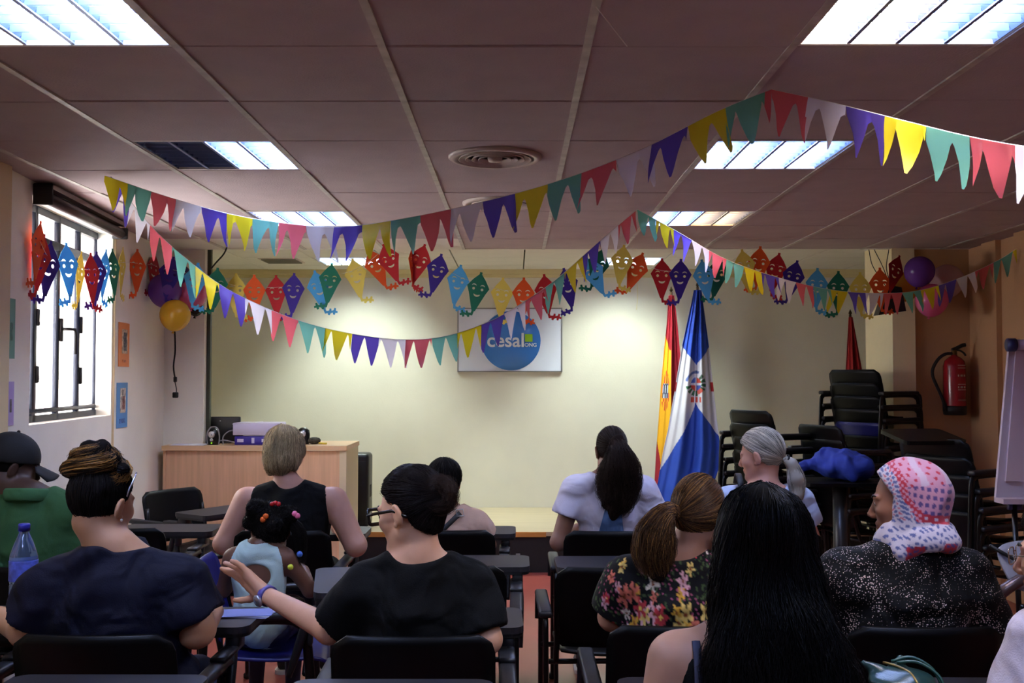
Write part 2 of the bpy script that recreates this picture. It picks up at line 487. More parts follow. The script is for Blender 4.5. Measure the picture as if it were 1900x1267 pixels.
# --- round air diffusers
M_VENT = mat('vent paint', (196, 180, 170), 0.5)
def vent(x, y, label):
    t = thing('air_vent', label, 'vent', (x, y, CEIL - 0.006), group='round ceiling air vents')
    obj('vent_rim', MB().lathe([(0.205, 0.006), (0.205, -0.006), (0.192, -0.014), (0.172, -0.012), (0.172, 0.0)], 40), M_VENT, t)
    obj('vent_throat', MB().lathe([(0.001, 0.0005), (0.172, 0.0005), (0.172, 0.001), (0.001, 0.001)], 40), M_BLACK, t)
    for k, r in enumerate((0.148, 0.118, 0.09, 0.062)):
        obj('vent_ring', MB().lathe([(r, -0.001), (r + 0.010, -0.015), (r + 0.012, -0.014), (r + 0.003, -0.0005)], 36), M_VENT, t)
    obj('vent_hub', MB().lathe([(0.001, -0.022), (0.028, -0.02), (0.034, -0.004), (0.001, -0.002)], 24), M_VENT, t)
vent(-0.091, 4.5, 'larger round white ceiling vent with ring louvres, nearer the camera')
vent(-0.091, 5.7, 'round ceiling vent farther back, half hidden by the yellow bunting pennants')
# square return grille over the stage
g = thing('ceiling_grille', 'square slatted grille set in the white ceiling over the stage', 'vent', at(523, 482, 9.0).xyz * 1.0)
g.location.z = SCEIL
obj('grille_frame', MB().box((-0.17, -0.17, -0.006), (0.17, -0.15, 0)).box((-0.17, 0.15, -0.006), (0.17, 0.17, 0)).box((-0.17, -0.15, -0.006), (-0.15, 0.15, 0)).box((0.15, -0.15, -0.006), (0.17, 0.15, 0)), M_VENT, g)
sl = MB().box((-0.15, -0.008, -0.012), (0.15, 0.008, -0.004), Matrix.Rotation(0.6, 4, 'X')).mesh('slat')
for k in range(8): link('slat', sl, mat('grey slat', (130, 130, 120), 0.5), g, (0, -0.13 + k * 0.037, 0))

# --- louvred fluorescent fixtures
M_REFL = mat('blue grey reflector metal', (118, 132, 172), 0.25, metal=0.9)
M_FIN = mat('louvre fin metal', (128, 140, 176), 0.35, metal=0.6)
M_HOUS = mat('fixture housing paint', (214, 206, 198), 0.5)
TUBES = {'b': mat('cool tube', (200, 220, 255), emit=(196, 216, 255), estr=TUBE_POWER),
         'w': mat('warm white tube', (255, 240, 214), emit=(255, 232, 202), estr=TUBE_POWER),
         'y': mat('warm tube', (255, 214, 150), emit=(255, 204, 132), estr=TUBE_POWER * 0.5),
         's': mat('stage tube', (226, 240, 236), emit=(228, 242, 234), estr=TUBE_POWER * 2.8),
         'o': mat('dead tube', (150, 148, 140), 0.3)}
hs = MB()
for lo, hi in (((-0.297, -0.297, -0.002), (0.297, -0.28, 0.11)), ((-0.297, 0.28, -0.002), (0.297, 0.297, 0.11)),
               ((-0.297, -0.28, -0.002), (-0.282, 0.28, 0.11)), ((0.282, -0.28, -0.002), (0.297, 0.28, 0.11)), ((-0.297, -0.297, 0.10), (0.297, 0.297, 0.115))):
    hs.box(lo, hi)
me_h = hs.mesh('housing'); me_h.materials.append(M_HOUS)
hs2 = MB()
for lo, hi in (((-0.297, -0.297, -0.002), (0.297, -0.28, 0.15)), ((-0.297, 0.28, -0.002), (0.297, 0.297, 0.15)),
               ((-0.297, -0.28, -0.002), (-0.282, 0.28, 0.15)), ((0.282, -0.28, -0.002), (0.297, 0.28, 0.15)), ((-0.297, -0.297, 0.14), (0.297, 0.297, 0.155))):
    hs2.box(lo, hi)
me_h2 = hs2.mesh('housing'); me_h2.materials.append(M_HOUS)
LW = 0.564 / 4
rf = MB()
prof = [(-LW/2 + 0.004, 0.0), (-LW/2 + 0.012, 0.03), (-LW/2 + 0.028, 0.06), (-0.02, 0.088), (0.02, 0.088), (LW/2 - 0.028, 0.06), (LW/2 - 0.012, 0.03), (LW/2 - 0.004, 0.0)]
V = [(x, -0.28, z) for x, z in prof] + [(x, 0.28, z) for x, z in prof]
rf.add(V, [(i, i+1, len(prof)+i+1, len(prof)+i) for i in range(len(prof)-1)], True)
me_r = rf.mesh('reflector'); me_r.materials.append(M_REFL)
rf2 = MB(); V2 = [(x, y, z*1.45) for x, y, z in V]
rf2.add(V2, [(i, i+1, len(prof)+i+1, len(prof)+i) for i in range(len(prof)-1)], True)
me_r2 = rf2.mesh('reflector'); me_r2.materials.append(mat('dull grey reflector', (84, 88, 98), 0.5, metal=0.3))
me_fin = MB().box((-LW/2 + 0.008, -0.0012, 0.001), (LW/2 - 0.008, 0.0012, 0.021)).mesh('louvre_fin'); me_fin.materials.append(M_FIN)
me_fin2 = MB().box((-LW/2 + 0.008, -0.0012, 0.001), (LW/2 - 0.008, 0.0012, 0.028)).mesh('louvre_fin'); me_fin2.materials.append(M_FIN)
me_div = MB().prism([(-0.006, 0.0), (0.006, 0.0), (0.0, 0.05)], -0.28, 0.28, Matrix.Rotation(PI/2, 4, 'X')).mesh('lane_divider'); me_div.materials.append(M_FIN)
tube_me = {}
for k, m in TUBES.items():
    tm = MB().tube([(0, -0.275, 0.058), (0, 0.275, 0.058)], 0.013, 10).mesh('lamp_tube'); tm.materials.append(m); tube_me[k] = tm
FIX_LABEL = ['nearest louvred ceiling light, upper left corner of the photo', 'nearest louvred ceiling light, upper right, above the bunting peak',
             'louvred ceiling light with two dead dark lanes', 'louvred ceiling light right of the round vent behind the pennants',
             'third louvred ceiling light on the left, behind the long bunting', 'louvred ceiling light with two warm yellow lanes',
             'louvred ceiling light behind the camera on the window side', 'louvred ceiling light behind the camera on the right side',
             'louvred ceiling light over the stage on the left', 'louvred ceiling light over the stage nearest the back wall on the right',
             'louvred ceiling light over the stage just behind the ceiling drop']
fk = 0
for (x, y, lanes), zz in [(f, CEIL) for f in FIX] + [(f, SCEIL) for f in SFIX]:
    t = thing('ceiling_light', FIX_LABEL[fk], 'ceiling light', (x + 0.3, y + 0.3, zz), group='louvred ceiling lights'); fk += 1
    link('housing', me_h2 if zz == SCEIL else me_h, None, t)
    for q, ln in enumerate(lanes):
        lx = -0.282 + LW * (q + 0.5)
        link('reflector', me_r2 if zz == SCEIL else me_r, None, t, (lx, 0, 0)); link('lamp_tube', tube_me[ln], None, t, (lx, 0, 0.028 if zz == SCEIL else 0))
        if y > 1.0:
            for b in range(8): link('louvre_fin', me_fin2 if zz == SCEIL else me_fin, None, t, (lx, -0.245 + b * 0.07, 0))
        if q: link('lane_divider', me_div, None, t, (lx - LW/2, 0, 0))
# ================================================================== furniture
M_PLAST = mat('black chair plastic', (6, 6, 7), 0.42, bump=0.05, bscale=300, spec=0.2)
M_METAL = mat('black chair tube', (9, 9, 10), 0.3, spec=0.4)
M_PAD = mat('dark grey arm plastic', (26, 26, 30), 0.42, spec=0.4)
M_TAB = mat('charcoal writing tablet', (40, 38, 42), 0.45, spec=0.4, noise=0.05, nscale=20)
M_BLUEP = mat('blue chair plastic', (26, 28, 110), 0.4)

def shell(fn, nu, nv, th, mb=None):
    """closed curved board: fn(u,v) centre surface, thickness th along the local normal"""
    mb = mb or MB()
    P = [[Vector(fn(i/nu, j/nv)) for i in range(nu+1)] for j in range(nv+1)]
    def nrm(j, i):
        a = P[j][min(i+1, nu)] - P[j][max(i-1, 0)]; b = P[min(j+1, nv)][i] - P[max(j-1, 0)][i]
        return a.cross(b).normalized()
    top = [P[j][i] + nrm(j, i)*th/2 for j in range(nv+1) for i in range(nu+1)]
    bot = [P[j][i] - nrm(j, i)*th/2 for j in range(nv+1) for i in range(nu+1)]
    n = len(top); W = nu+1; Fs = []
    for j in range(nv):
        for i in range(nu):
            a, b, c, d = j*W+i, j*W+i+1, (j+1)*W+i+1, (j+1)*W+i
            Fs.append((a, b, c, d)); Fs.append((n+d, n+c, n+b, n+a))
    for i in range(nu):
        a, b = i, i+1; Fs.append((a, n+a, n+b, b))
        a, b = nv*W+i, nv*W+i+1; Fs.append((b, n+b, n+a, a))
    for j in range(nv):
        a, b = j*W, (j+1)*W; Fs.append((b, n+b, n+a, a))
        a, b = j*W+nu, (j+1)*W+nu; Fs.append((a, n+a, n+b, b))
    return mb.add(top + bot, Fs, True)

def back_fn(u, v):
    # rounded upper corners, gently curved round the sitter, leaning back
    z = 0.50 + 0.32*v
    w = 0.232
    if v > 0.8: w -= 0.045*(1 - math.sqrt(max(0, 1 - ((v-0.8)/0.2)**2)))
    if v < 0.12: w -= 0.03*(1 - v/0.12)**2
    x = (u-0.5)*2*w
    return (x, 0.075 - 0.085*v + 0.0 - 0.035*(1 - (x/0.232)**2)*0.9 + 0.02, z)
def seat_fn(u, v):
    w = 0.225 - 0.02*(1-v) - (0.03*((v-0.85)/0.15)**2 if v > 0.85 else 0)
    x = (u-0.5)*2*w
    y = 0.07 + 0.42*v
    z = 0.455 + 0.02*(x/0.22)**2 - 0.02*math.sin(v*PI)*0.8 + 0.012*(1-v) - (0.03*((v-0.8)/0.2)**2 if v > 0.8 else 0)
    return (x, y, z)

def make_chair(label):
    t = thing('tablet_arm_chair', label, 'chair')
    obj('backrest', shell(back_fn, 14, 12, 0.012), M_PLAST, t)
    obj('seat', shell(seat_fn, 14, 12, 0.012), M_PLAST, t)
    for s in (-1, 1):
        x = s*0.272
        path = catmull([(x, -0.07, 0.0), (x, -0.045, 0.3), (x, -0.03, 0.57), (x, -0.012, 0.618), (x, 0.04, 0.632), (x, 0.30, 0.632), (x, 0.375, 0.615), (x, 0.405, 0.56), (x, 0.43, 0.28), (x, 0.45, 0.0)], 5)
        obj('side_frame', MB().tube(path, 0.019, 10, up=(1, 0, 0), ry=0.011), M_METAL, t)
        pad = MB().rbox((x-0.026, -0.035, 0.632), (x+0.026, 0.39, 0.660), 0.011, 3)
        pad.tube(catmull([(x, 0.36, 0.645), (x, 0.402, 0.63), (x, 0.415, 0.59), (x, 0.418, 0.53)], 5), [0.013]*15 + [0.008], 10, up=(1, 0, 0), ry=0.025)
        obj('arm_pad', pad, M_PAD, t)
        obj('back_post', MB().tube(catmull([(s*0.225, 0.12, 0.43), (s*0.225, 0.10, 0.47), (s*0.222, 0.085, 0.52), (s*0.215, 0.045, 0.72)], 4), 0.012, 8), M_METAL, t)
        obj('foot_cap', MB().rbox((x-0.017, -0.09, 0), (x+0.017, -0.05, 0.03), 0.006, 1), M_BLACK, t)
        obj('foot_cap', MB().rbox((x-0.017, 0.43, 0), (x+0.017, 0.47, 0.03), 0.006, 1), M_BLACK, t)
    obj('seat_rail', MB().tube([(-0.272, 0.12, 0.43), (0.272, 0.12, 0.43)], 0.011, 8), M_METAL, t)
    obj('seat_rail', MB().tube([(-0.272, 0.40, 0.425), (0.272, 0.40, 0.425)], 0.011, 8), M_METAL, t)
    # writing tablet on the right arm
    tb = obj('tablet', MB().prism(rrect(-0.20, 0.43, 0.33, 0.73, 0.045, 5), 0.715, 0.737), M_TAB, t)
    obj('tablet_edge', MB().prism(rrect(-0.197, 0.433, 0.327, 0.727, 0.045, 5), 0.703, 0.715), M_BLACK, tb)
    sup = MB().rbox((0.245, 0.30, 0.655), (0.30, 0.52, 0.675), 0.006, 1).rbox((0.255, 0.44, 0.665), (0.30, 0.52, 0.705), 0.006, 1)
    sup.tube(catmull([(0.285, 0.44, 0.67), (0.29, 0.40, 0.60), (0.288, 0.36, 0.48), (0.285, 0.34, 0.42)], 4), [0.02, 0.02, 0.02, 0.02, 0.019, 0.018, 0.017, 0.016, 0.015, 0.014, 0.013, 0.012, 0.012], 8, up=(1, 0, 0), ry=0.014)
    obj('tablet_bracket', sup, M_PAD, tb)
    return t

chair0 = make_chair('empty black tablet chair in the middle aisle row, right of the white tee girl')
G_CH = 'black tablet-arm chairs'
chair0['group'] = G_CH
_first = [True]
def chair(x, y, rz, label, z=0.0, blue=False, skip=()):
    if _first[0] and not skip and not blue:
        _first[0] = False; c = chair0; c.location = (x, y, z); c.rotation_euler = (0, 0, rz); c['label'] = label
        return c
    return dup(chair0, (x, y, z), rz, label, G_CH, {'backrest': M_BLUEP, 'seat': M_BLUEP} if blue else None, skip)

ROW_A, ROW_B, ROW_C, ROW_D = 4.93, 4.0, 3.02, 2.1
CH = {}
CH['tee'] = chair(0.46, ROW_A, 0.0, 'black chair under the girl in the white t-shirt')
CH['b_mid'] = chair(0.385, ROW_B, 0.02, 'empty black chair directly behind the girl in the white t-shirt')
CH['floral'] = chair(0.50, ROW_C + 0.04, 0.0, 'black chair under the woman in the floral top')
CH['long'] = chair(0.47, ROW_D, 0.0, 'black chair under the woman with long loose black hair')
CH['beige'] = chair(-0.33, ROW_A + 0.02, 0.0, 'black chair under the person in the beige top')
CH['b_left'] = chair(-0.27, ROW_B + 0.02, 0.0, 'empty black chair in front of the woman in the black t-shirt')
CH['specs'] = chair(-0.29, ROW_C - 0.08, 0.03, 'black chair under the woman in the black t-shirt with glasses')
CH['d_left'] = chair(-0.39, ROW_D - 0.02, 0.0, 'empty nearest chair at the bottom centre, only its tablet top in view')
CH['blonde'] = chair(-1.11, ROW_A, 0.0, 'black chair under the blonde woman in the sleeveless top')
CH['child'] = chair(-1.24, ROW_B + 0.16, -1.4, 'blue plastic tablet chair under the small child', blue=True)
CH['navy'] = chair(-1.20, ROW_C - 0.07, 0.0, 'black chair under the woman in the navy blouse with bun')
CH['d_far_left'] = chair(-1.16, ROW_D + 0.02, 0.0, 'empty nearest chair at the bottom left, behind the navy blouse')
CH['green'] = chair(-1.95, ROW_B, -0.05, 'black chair under the man in the green polo shirt')
CH['c_far_left'] = chair(-1.86, ROW_C - 0.05, 0.0, 'black chair at the left edge under the resting hand')
CH['grey'] = chair(1.22, ROW_A, 0.0, 'black chair under the grey haired woman')
CH['hijab'] = chair(1.20, ROW_C + 0.03, 0.0, 'black chair under the woman in the patterned headscarf')
CH['white'] = chair(1.24, ROW_D, 0.0, 'black chair under the person in white at the right edge')
CH['b_right'] = chair(0.98, ROW_B - 0.02, 0.0, 'empty black chair hidden between floral top and headscarf women')
# empty chairs by the desk, turned sideways
chair(-2.24, 6.74, -2.15, 'empty black chair turned sideways in front of the wooden desk')
chair(-1.93, 5.02, 0.0, 'empty black chair in front of the green polo man, beside the blonde woman')

# --- stacks of chairs beside the stage
def stack(x, y, n, rz, what, dz=0.098, lean=0.0, blues=()):
    for k in range(n):
        lab = what % (('topmost' if k == n-1 else 'lowest' if k == 0 else ['second', 'third', 'fourth', 'fifth', 'sixth', 'seventh', 'eighth', 'ninth', 'tenth'][k-1] + ' from the floor'))
        c = chair(x + 0.012*k*math.sin(rz) + random.uniform(-0.01, 0.01), y + 0.012*k*math.cos(rz), rz + random.uniform(-0.03, 0.03), lab, z=k*dz, blue=(k in blues), skip=('tablet', 'tablet_edge', 'tablet_bracket'))
stack(1.72, 7.45, 6, -1.08, 'black chair in the short stack beside the blue flag, %s')
stack(2.17, 7.28, 5, -1.15, 'black chair in the low middle stack behind the blue bundle, %s')
stack(2.60, 7.72, 9, -1.0, 'black chair in the tall stack in front of the red flag, %s', blues=(4,))
stack(2.36, 5.75, 5, -1.05, 'black chair in the stack below the fire extinguisher, %s')
# folded tablets standing up on the stacks
def board(p, size, rot, label):
    t = obj('folded_tablet', MB().prism(rrect(-size[0]/2, 0, size[0]/2, size[1], 0.03, 4), -0.011, 0.011, Matrix.Rotation(PI/2, 4, 'X')), M_PLAST, None, p, rot)
    tag(t, label, 'tablet', 'writing tablets left on the chair stacks'); return t
board(Vector((2.28, 5.62, 0.098*4+0.80)), (0.36, 0.30), (math.radians(-80), 0, 0.15), 'black writing tablet lying on the stack below the fire extinguisher')

# --- desk
M_DESK = mat('beech desk veneer', (222, 176, 134), 0.45, noise=0.1, nscale=3, stretch=(14, 14, 0.6))
M_DESKT = mat('beech desk top', (222, 180, 134), 0.4, noise=0.08, nscale=3, stretch=(1, 12, 12))
M_DESKE = mat('pale desk edge', (214, 196, 156), 0.5)
DY = 7.6
dl = at(301, 900, DY).x; dr = at(642, 900, DY).x; dz = at(450, 827, DY).z
desk = thing('lectern_desk', 'tall beech wood desk with plain front panel beside the stage', 'desk', ((dl+dr)/2, DY, 0))
hw = (dr-dl)/2
obj('front_panel', MB().box((-hw+0.01, 0.02, 0.02), (hw-0.05, 0.04, dz-0.04)), M_DESK, desk)
obj('side_panel', MB().box((-hw, 0.012, 0), (-hw+0.02, 0.19, dz-0.035)), M_DESK, desk)
obj('side_panel', MB().box((hw-0.05, 0.005, 0), (hw, 0.58, dz-0.035)), M_DESKE, desk, label='pale side panel')
cl_ = -2.34 - desk.location.x            # the top is notched round the proscenium column
obj('desk_top', MB().prism([(-hw-0.005, -0.01), (hw+0.005, -0.01), (hw+0.005, 0.6), (cl_, 0.6), (cl_, 0.19), (-hw-0.005, 0.19)], dz-0.035, dz), M_DESKT, desk)
DT = dz
M_PC = mat('pc black plastic', (18, 18, 20), 0.35)
def ontop(px, d): return Vector((at(px, 820, d).x, d, DT))
# monitor seen from behind
mo = thing('monitor', 'black flat monitor standing on the desk, back to the room', 'monitor', ontop(410, 7.95))
obj('monitor_case', MB().rbox((-0.15, -0.02, 0.012), (0.15, 0.02, 0.20), 0.008, 2), M_PC, mo)
obj('monitor_base', MB().rbox((-0.09, -0.06, 0), (0.09, 0.08, 0.012), 0.004, 1), M_PC, mo)
obj('monitor_mark', MB().rbox((-0.005, -0.0225, 0.165), (0.003, -0.02, 0.172), 0.001, 1), mat('silver dot', (190, 190, 190), 0.3), mo)
M_SIL = mat('silver cone', (210, 212, 216), 0.25, metal=0.6)
def pc_speaker(px, d, label, led):
    t = thing('desk_speaker', label, 'speaker', ontop(px, d), group='small desk speakers')
    obj('speaker_body', MB().lathe([(0.001, 0), (0.042, 0.0), (0.046, 0.03), (0.05, 0.07), (0.044, 0.105), (0.02, 0.123), (0.001, 0.126)], 24, Matrix.Diagonal((1, 0.8, 1, 1))), M_PC, t)
    obj('speaker_cone', MB().lathe([(0.001, 0.0), (0.022, 0.006), (0.026, 0.0), (0.001, -0.004)], 20, Matrix.Translation((0, -0.038, 0.077)) @ Matrix.Rotation(PI/2, 4, 'X')), M_SIL, t)
    obj('speaker_tweeter', MB().lathe([(0.001, 0.0), (0.010, 0.006), (0.014, 0.0), (0.001, -0.004)], 16, Matrix.Translation((0, -0.036, 0.038)) @ Matrix.Rotation(PI/2, 4, 'X')), M_SIL, t)
    if led: obj('speaker_knob', MB().sphere((0, -0.036, 0.014), 0.006, 10, 6), mat('green led', (150, 220, 40), emit=(150, 230, 40), estr=0.6), t)
    return t
pc_speaker(395, 7.72, 'small black desk speaker with silver cone in front of the monitor', True)
pc_speaker(563, 7.80, 'small black desk speaker with silver cone right of the blonde head', False)
bx = thing('paper_box', 'white cardboard box lid resting on the purple box on the desk', 'box', ontop(482, 7.82) + Vector((0, 0, 0.064)))
obj('box_body', MB().rbox((-0.172, -0.12, 0.008), (0.172, 0.12, 0.098), 0.004, 1), mat('lilac white card', (214, 206, 228), 0.7), bx)
obj('box_flap', MB().box((-0.172, -0.12, 0.098), (0.0, 0.12, 0.101), Matrix.Rotation(-0.05, 4, 'Y')).box((-0.1, -0.1, 0.0), (0.12, 0.1, 0.008)), mat('white card', (228, 224, 232), 0.7), bx)
pb = thing('purple_box', 'purple cardboard box with white print on the desk', 'box', ontop(485, 7.82))
obj('box_body', MB().rbox((-0.172, -0.115, 0), (0.16, 0.115, 0.063), 0.003, 1), mat('purple card', (58, 44, 148), 0.5), pb)
for lo, hi in (((-0.152, -0.1165, 0.02), (-0.105, -0.115, 0.045)), ((-0.045, -0.1165, 0.012), (-0.024, -0.115, 0.052)), ((0.03, -0.1165, 0.02), (0.07, -0.115, 0.045))):
    obj('box_print', MB().box(lo, hi), mat('white print', (210, 206, 232), 0.6), pb)
cab = MB()
cab.tube([ontop(382, 7.7) + Vector(p) for p in ()] or catmull([ontop(385, 7.69) + Vector((0, 0, 0.004)), ontop(384, 7.69) + Vector((0, 0, 0.07)), ontop(390, 7.69) + Vector((0, 0, 0.128)), ontop(402, 7.69) + Vector((0, 0, 0.128)), ontop(407, 7.69) + Vector((0, 0, 0.07)), ontop(406, 7.69) + Vector((0, 0, 0.004))], 6), 0.005, 6)
cab.tube(catmull([ontop(414, 7.7) + Vector((0, 0, 0.004)), ontop(414, 7.7) + Vector((0, 0, 0.06)), ontop(424, 7.7) + Vector((0, 0, 0.10)), ontop(438, 7.75) + Vector((0, 0, 0.11))], 6), 0.005, 6)
cab.tube(catmull([ontop(406, 7.7) + Vector((0, 0, 0.03)), ontop(416, 7.7) + Vector((0, 0, 0.035)), ontop(428, 7.71) + Vector((0, 0, 0.025)), ontop(438, 7.71) + Vector((0, 0, 0.012))], 6), 0.0045, 6)
tag(obj('grey_cable', cab, mat('grey cable', (150, 146, 146), 0.5)), 'looping grey cable round the desk speaker beside the monitor', 'cable')
pp = MB()
for k in range(3): pp.box((-0.12, -0.07, 0.002*k), (0.13, 0.07, 0.002*k+0.0015), Matrix.Rotation(0.04*k, 4, 'Z'))
tag(obj('paper_sheets', pp, mat('white paper', (226, 226, 236), 0.8), None, ontop(350, 7.69)), 'white paper sheets lying on the left end of the desk', 'paper')
bw = thing('small_bowl', 'small dark woven bowl on the desk right of the speaker', 'bowl', ontop(583, 7.8))
obj('bowl_body', MB().lathe([(0.02, 0), (0.045, 0.012), (0.05, 0.03), (0.04, 0.045), (0.015, 0.052), (0.001, 0.05)], 18), mat('dark woven fibre', (70, 66, 52), 0.9, noise=0.5, nscale=60, bump=0.6, bscale=120), bw)
tag(obj('yellow_marker', MB().tube([ontop(592, 7.78) + Vector((0, 0, 0.008)), ontop(606, 7.75) + Vector((0, 0, 0.008))], 0.007, 8), mat('yellow plastic', (230, 200, 60), 0.4)), 'yellow marker lying at the right end of the desk', 'marker')

# --- loudspeaker on the stage
ls = thing('loudspeaker', 'tall black loudspeaker standing on the stage beside the desk', 'speaker', (at(664, 950, 8.5).x, 8.5, 0.322))
obj('speaker_cabinet', MB().rbox((-0.09, -0.02, 0.0), (0.09, 0.22, 0.60), 0.03, 3), mat('black loudspeaker', (22, 23, 26), 0.45, bump=0.1, bscale=150), ls)
obj('speaker_handle', MB().rbox((0.086, 0.05, 0.24), (0.094, 0.15, 0.34), 0.003, 1), M_BLACK, ls)
obj('speaker_grille', MB().rbox((-0.07, -0.026, 0.05), (0.07, -0.018, 0.54), 0.003, 1), M_BLACK, ls)

# --- sign on the back wall
sg = thing('wall_sign', 'white rectangular sign with blue disc reading cesal on the back wall', 'sign', (at(946, 630, 9.8).x, 9.8, at(946, 689, 9.8).z))
sw_, sh_ = 0.49, 0.595
obj('sign_board', MB().box((-sw_, -0.03, 0), (sw_, 0.0, sh_)), mat('white sign board', (222, 226, 240), 0.4), sg)
fr = MB()
for lo, hi in (((-sw_-0.006, -0.036, -0.006), (sw_+0.006, -0.0, 0.006)), ((-sw_-0.006, -0.036, sh_-0.006), (sw_+0.006, 0, sh_+0.006)), ((-sw_-0.006, -0.036, 0), (-sw_+0.006, 0, sh_)), ((sw_-0.006, -0.036, 0), (sw_+0.006, 0, sh_))): fr.box(lo, hi)
obj('sign_frame', fr, mat('grey aluminium', (150, 150, 150), 0.4, metal=0.6), sg)
cxs, czs = at(948, 632, 9.77).x - sg.location.x, at(948, 632, 9.77).z - sg.location.z
obj('blue_disc', MB().lathe([(0.001, 0), (0.28, 0), (0.28, 0.004), (0.001, 0.004)], 64, Matrix.Translation((cxs, -0.030, czs)) @ Matrix.Rotation(PI/2, 4, 'X')), mat('blue print', (58, 122, 206), 0.4), sg)
tm = text_mesh('cesal', 0.185, 0.002, 0.003)
xs_ = [v.co.x for v in tm.vertices]; k = (at(972, 640, 9.77).x - at(904, 640, 9.77).x) / (max(xs_) - min(xs_))
for v in tm.vertices: v.co.x = (v.co.x - min(xs_)) * k
o = obj('sign_lettering', tm, mat('white print on sign', (236, 240, 248), 0.5), sg, (at(904, 642, 9.76).x - sg.location.x, -0.038, at(904, 643, 9.76).z - sg.location.z), (PI/2, 0, 0), 'white cesal lettering')
gx, gz = at(974, 620, 9.76).x - sg.location.x, at(974, 634, 9.76).z - sg.location.z
obj('green_square', MB().box((gx, -0.040, gz), (gx+0.072, -0.034, gz+0.072)), mat('lime print', (150, 200, 30), 0.5), sg)
tm2 = text_mesh('ONG', 0.05, 0.001, 0.001)
obj('sign_small_lettering', tm2, MATS['white print on sign'], sg, (gx - 0.005, -0.038, at(974, 643, 9.76).z - sg.location.z), (PI/2, 0, 0), 'small white ONG lettering')

# --- flags on poles
def flag(name, label, top, edges, d, colfn, folds, stage_z=0.322, nu=130, nv=280, amp=0.05):
    """edges: list of (py, left px, right px); cloth hanging from a pole"""
    base = at(top[0], top[1], d)
    t = thing(name, label, 'flag', (base.x, d, stage_z))
    ys = [e[0] for e in edges]
    V = []; cols = []
    for j in range(nv+1):
        v = j/nv; py = ys[0] + (ys[-1]-ys[0])*v
        xl = np.interp(py, ys, [e[1] for e in edges]); xr = np.interp(py, ys, [e[2] for e in edges])
        for i in range(nu+1):
            u = i/nu
            p = at(xl + (xr-xl)*u, py, d)
            a = amp*(0.25+0.75*v)
            yy = a*math.sin(u*folds*2*PI + 0.9*math.sin(v*3)) - 0.5*a*math.sin(u*PI)*2 + 0.012*math.sin(u*folds*4.6*PI + 2*v)
            V.append((p.x - base.x + 0.3*a*math.cos(u*folds*2*PI)*math.sin(u*PI), yy, p.z - stage_z))
            cols.append(lin(colfn(u, v)))
    W = nu+1
    Fs = np.array([(j*W+i, (j+1)*W+i, (j+1)*W+i+1, j*W+i+1) for j in range(nv) for i in range(nu)])
    me = mesh_from_arrays('cloth', V, Fs, 4); paint(me, np.array(cols))
    o = link('cloth', me, mat('printed flag cloth', (255, 255, 255), 0.7, vcol=True, bump=0.08, bscale=40), t)
    md = o.modifiers.new('thick', 'SOLIDIFY'); md.thickness = 0.003
    zt = base.z - stage_z
    obj('pole', MB().tube([(0, 0.02, 0.03), (0, 0.02, zt + 0.02)], 0.012, 10), mat('flag pole wood', (80, 56, 34), 0.4), t)
    obj('finial', MB().lathe([(0.001, 0.05), (0.01, 0.03), (0.016, 0.015), (0.008, 0.0)], 12, Matrix.Translation((0, 0.02, zt + 0.02))), mat('dark brass', (70, 58, 30), 0.35, metal=0.7), t)
    obj('pole_base', MB().lathe([(0.001, 0), (0.14, 0.0), (0.13, 0.02), (0.03, 0.045), (0.016, 0.09), (0.014, 0.12)], 24), M_BLACK, t)
    return t
def spain(u, v):
    red, yel = (158, 22, 40), (240, 176, 20)
    # gathered cloth: yellow middle band running down the left, red at the right and lower left
    xb = 0.28 + 0.10*math.sin(v*5) if v > 0.22 else 0.0
    lo = 0.80
    if v < 0.27: c = red if u > (v-0.20)*5 else yel
    elif v < 0.72: c = yel if u < 0.42 + 0.16*max(0, (v-0.45)) else red
    else: c = yel if (u > (v-0.72)*1.6 and u < 0.75 - 0.0*(v-0.72)) else red
    # coat of arms
    dx, dy = (u-0.20)/0.17, (v-0.47)/0.10
    r = dx*dx+dy*dy
    if r < 1 and c == yel:
        s = math.sin(u*60)*math.cos(v*75)
        if abs(dx) < 0.75 and abs(dy) < 0.35: c = (196, 206, 222) if s > 0.1 else (60, 66, 96)
        elif s > 0.0: c = (206, 70, 30)
    return c
def dominican(u, v):
    blue, wht = (32, 70, 176), (214, 212, 222)
    e = abs(u-0.52)*2
    if v < 0.345 - 0.085*e: c = (28, 60, 160) if v < 0.2 else blue
    elif v > 0.515 + (0.30 if u < 0.5 else 0.16)*e: c = blue
    else: c = wht
    if c == wht:
        dx, dy = (u-0.52)/0.30, (v-0.432)/0.062
        r = math.hypot(dx, dy); a = math.atan2(dy, dx)
        if r < 1.0:
            if r > 0.80 and (-2.9 < a < -1.2): c = (92, 108, 170)
            elif 0.5 < r < 0.9 and (-1.0 < a < 0.6 or 1.2 < a < 3.0) and math.sin(a*14) > -0.5: c = (42, 100, 66) if a > -0.6 else (70, 96, 80)
            elif r < 0.5:
                q = (dx > 0) != (dy > 0)
                if abs(dx) < 0.07 or abs(dy) < 0.07: c = wht
                else: c = (196, 66, 54) if q else (66, 92, 176)
            elif 0.5 < r < 0.8 and 0.5 < a < 1.3: c = (206, 90, 76)
        if 0.95 < dy < 1.35 and abs(dx-0.02) < 0.45 and math.sin(dx*16) > -0.5: c = (200, 76, 60)
        if abs(v-0.445) < 0.022 and (u < 0.03 or u > 0.93): c = (190, 40, 48)
    return c
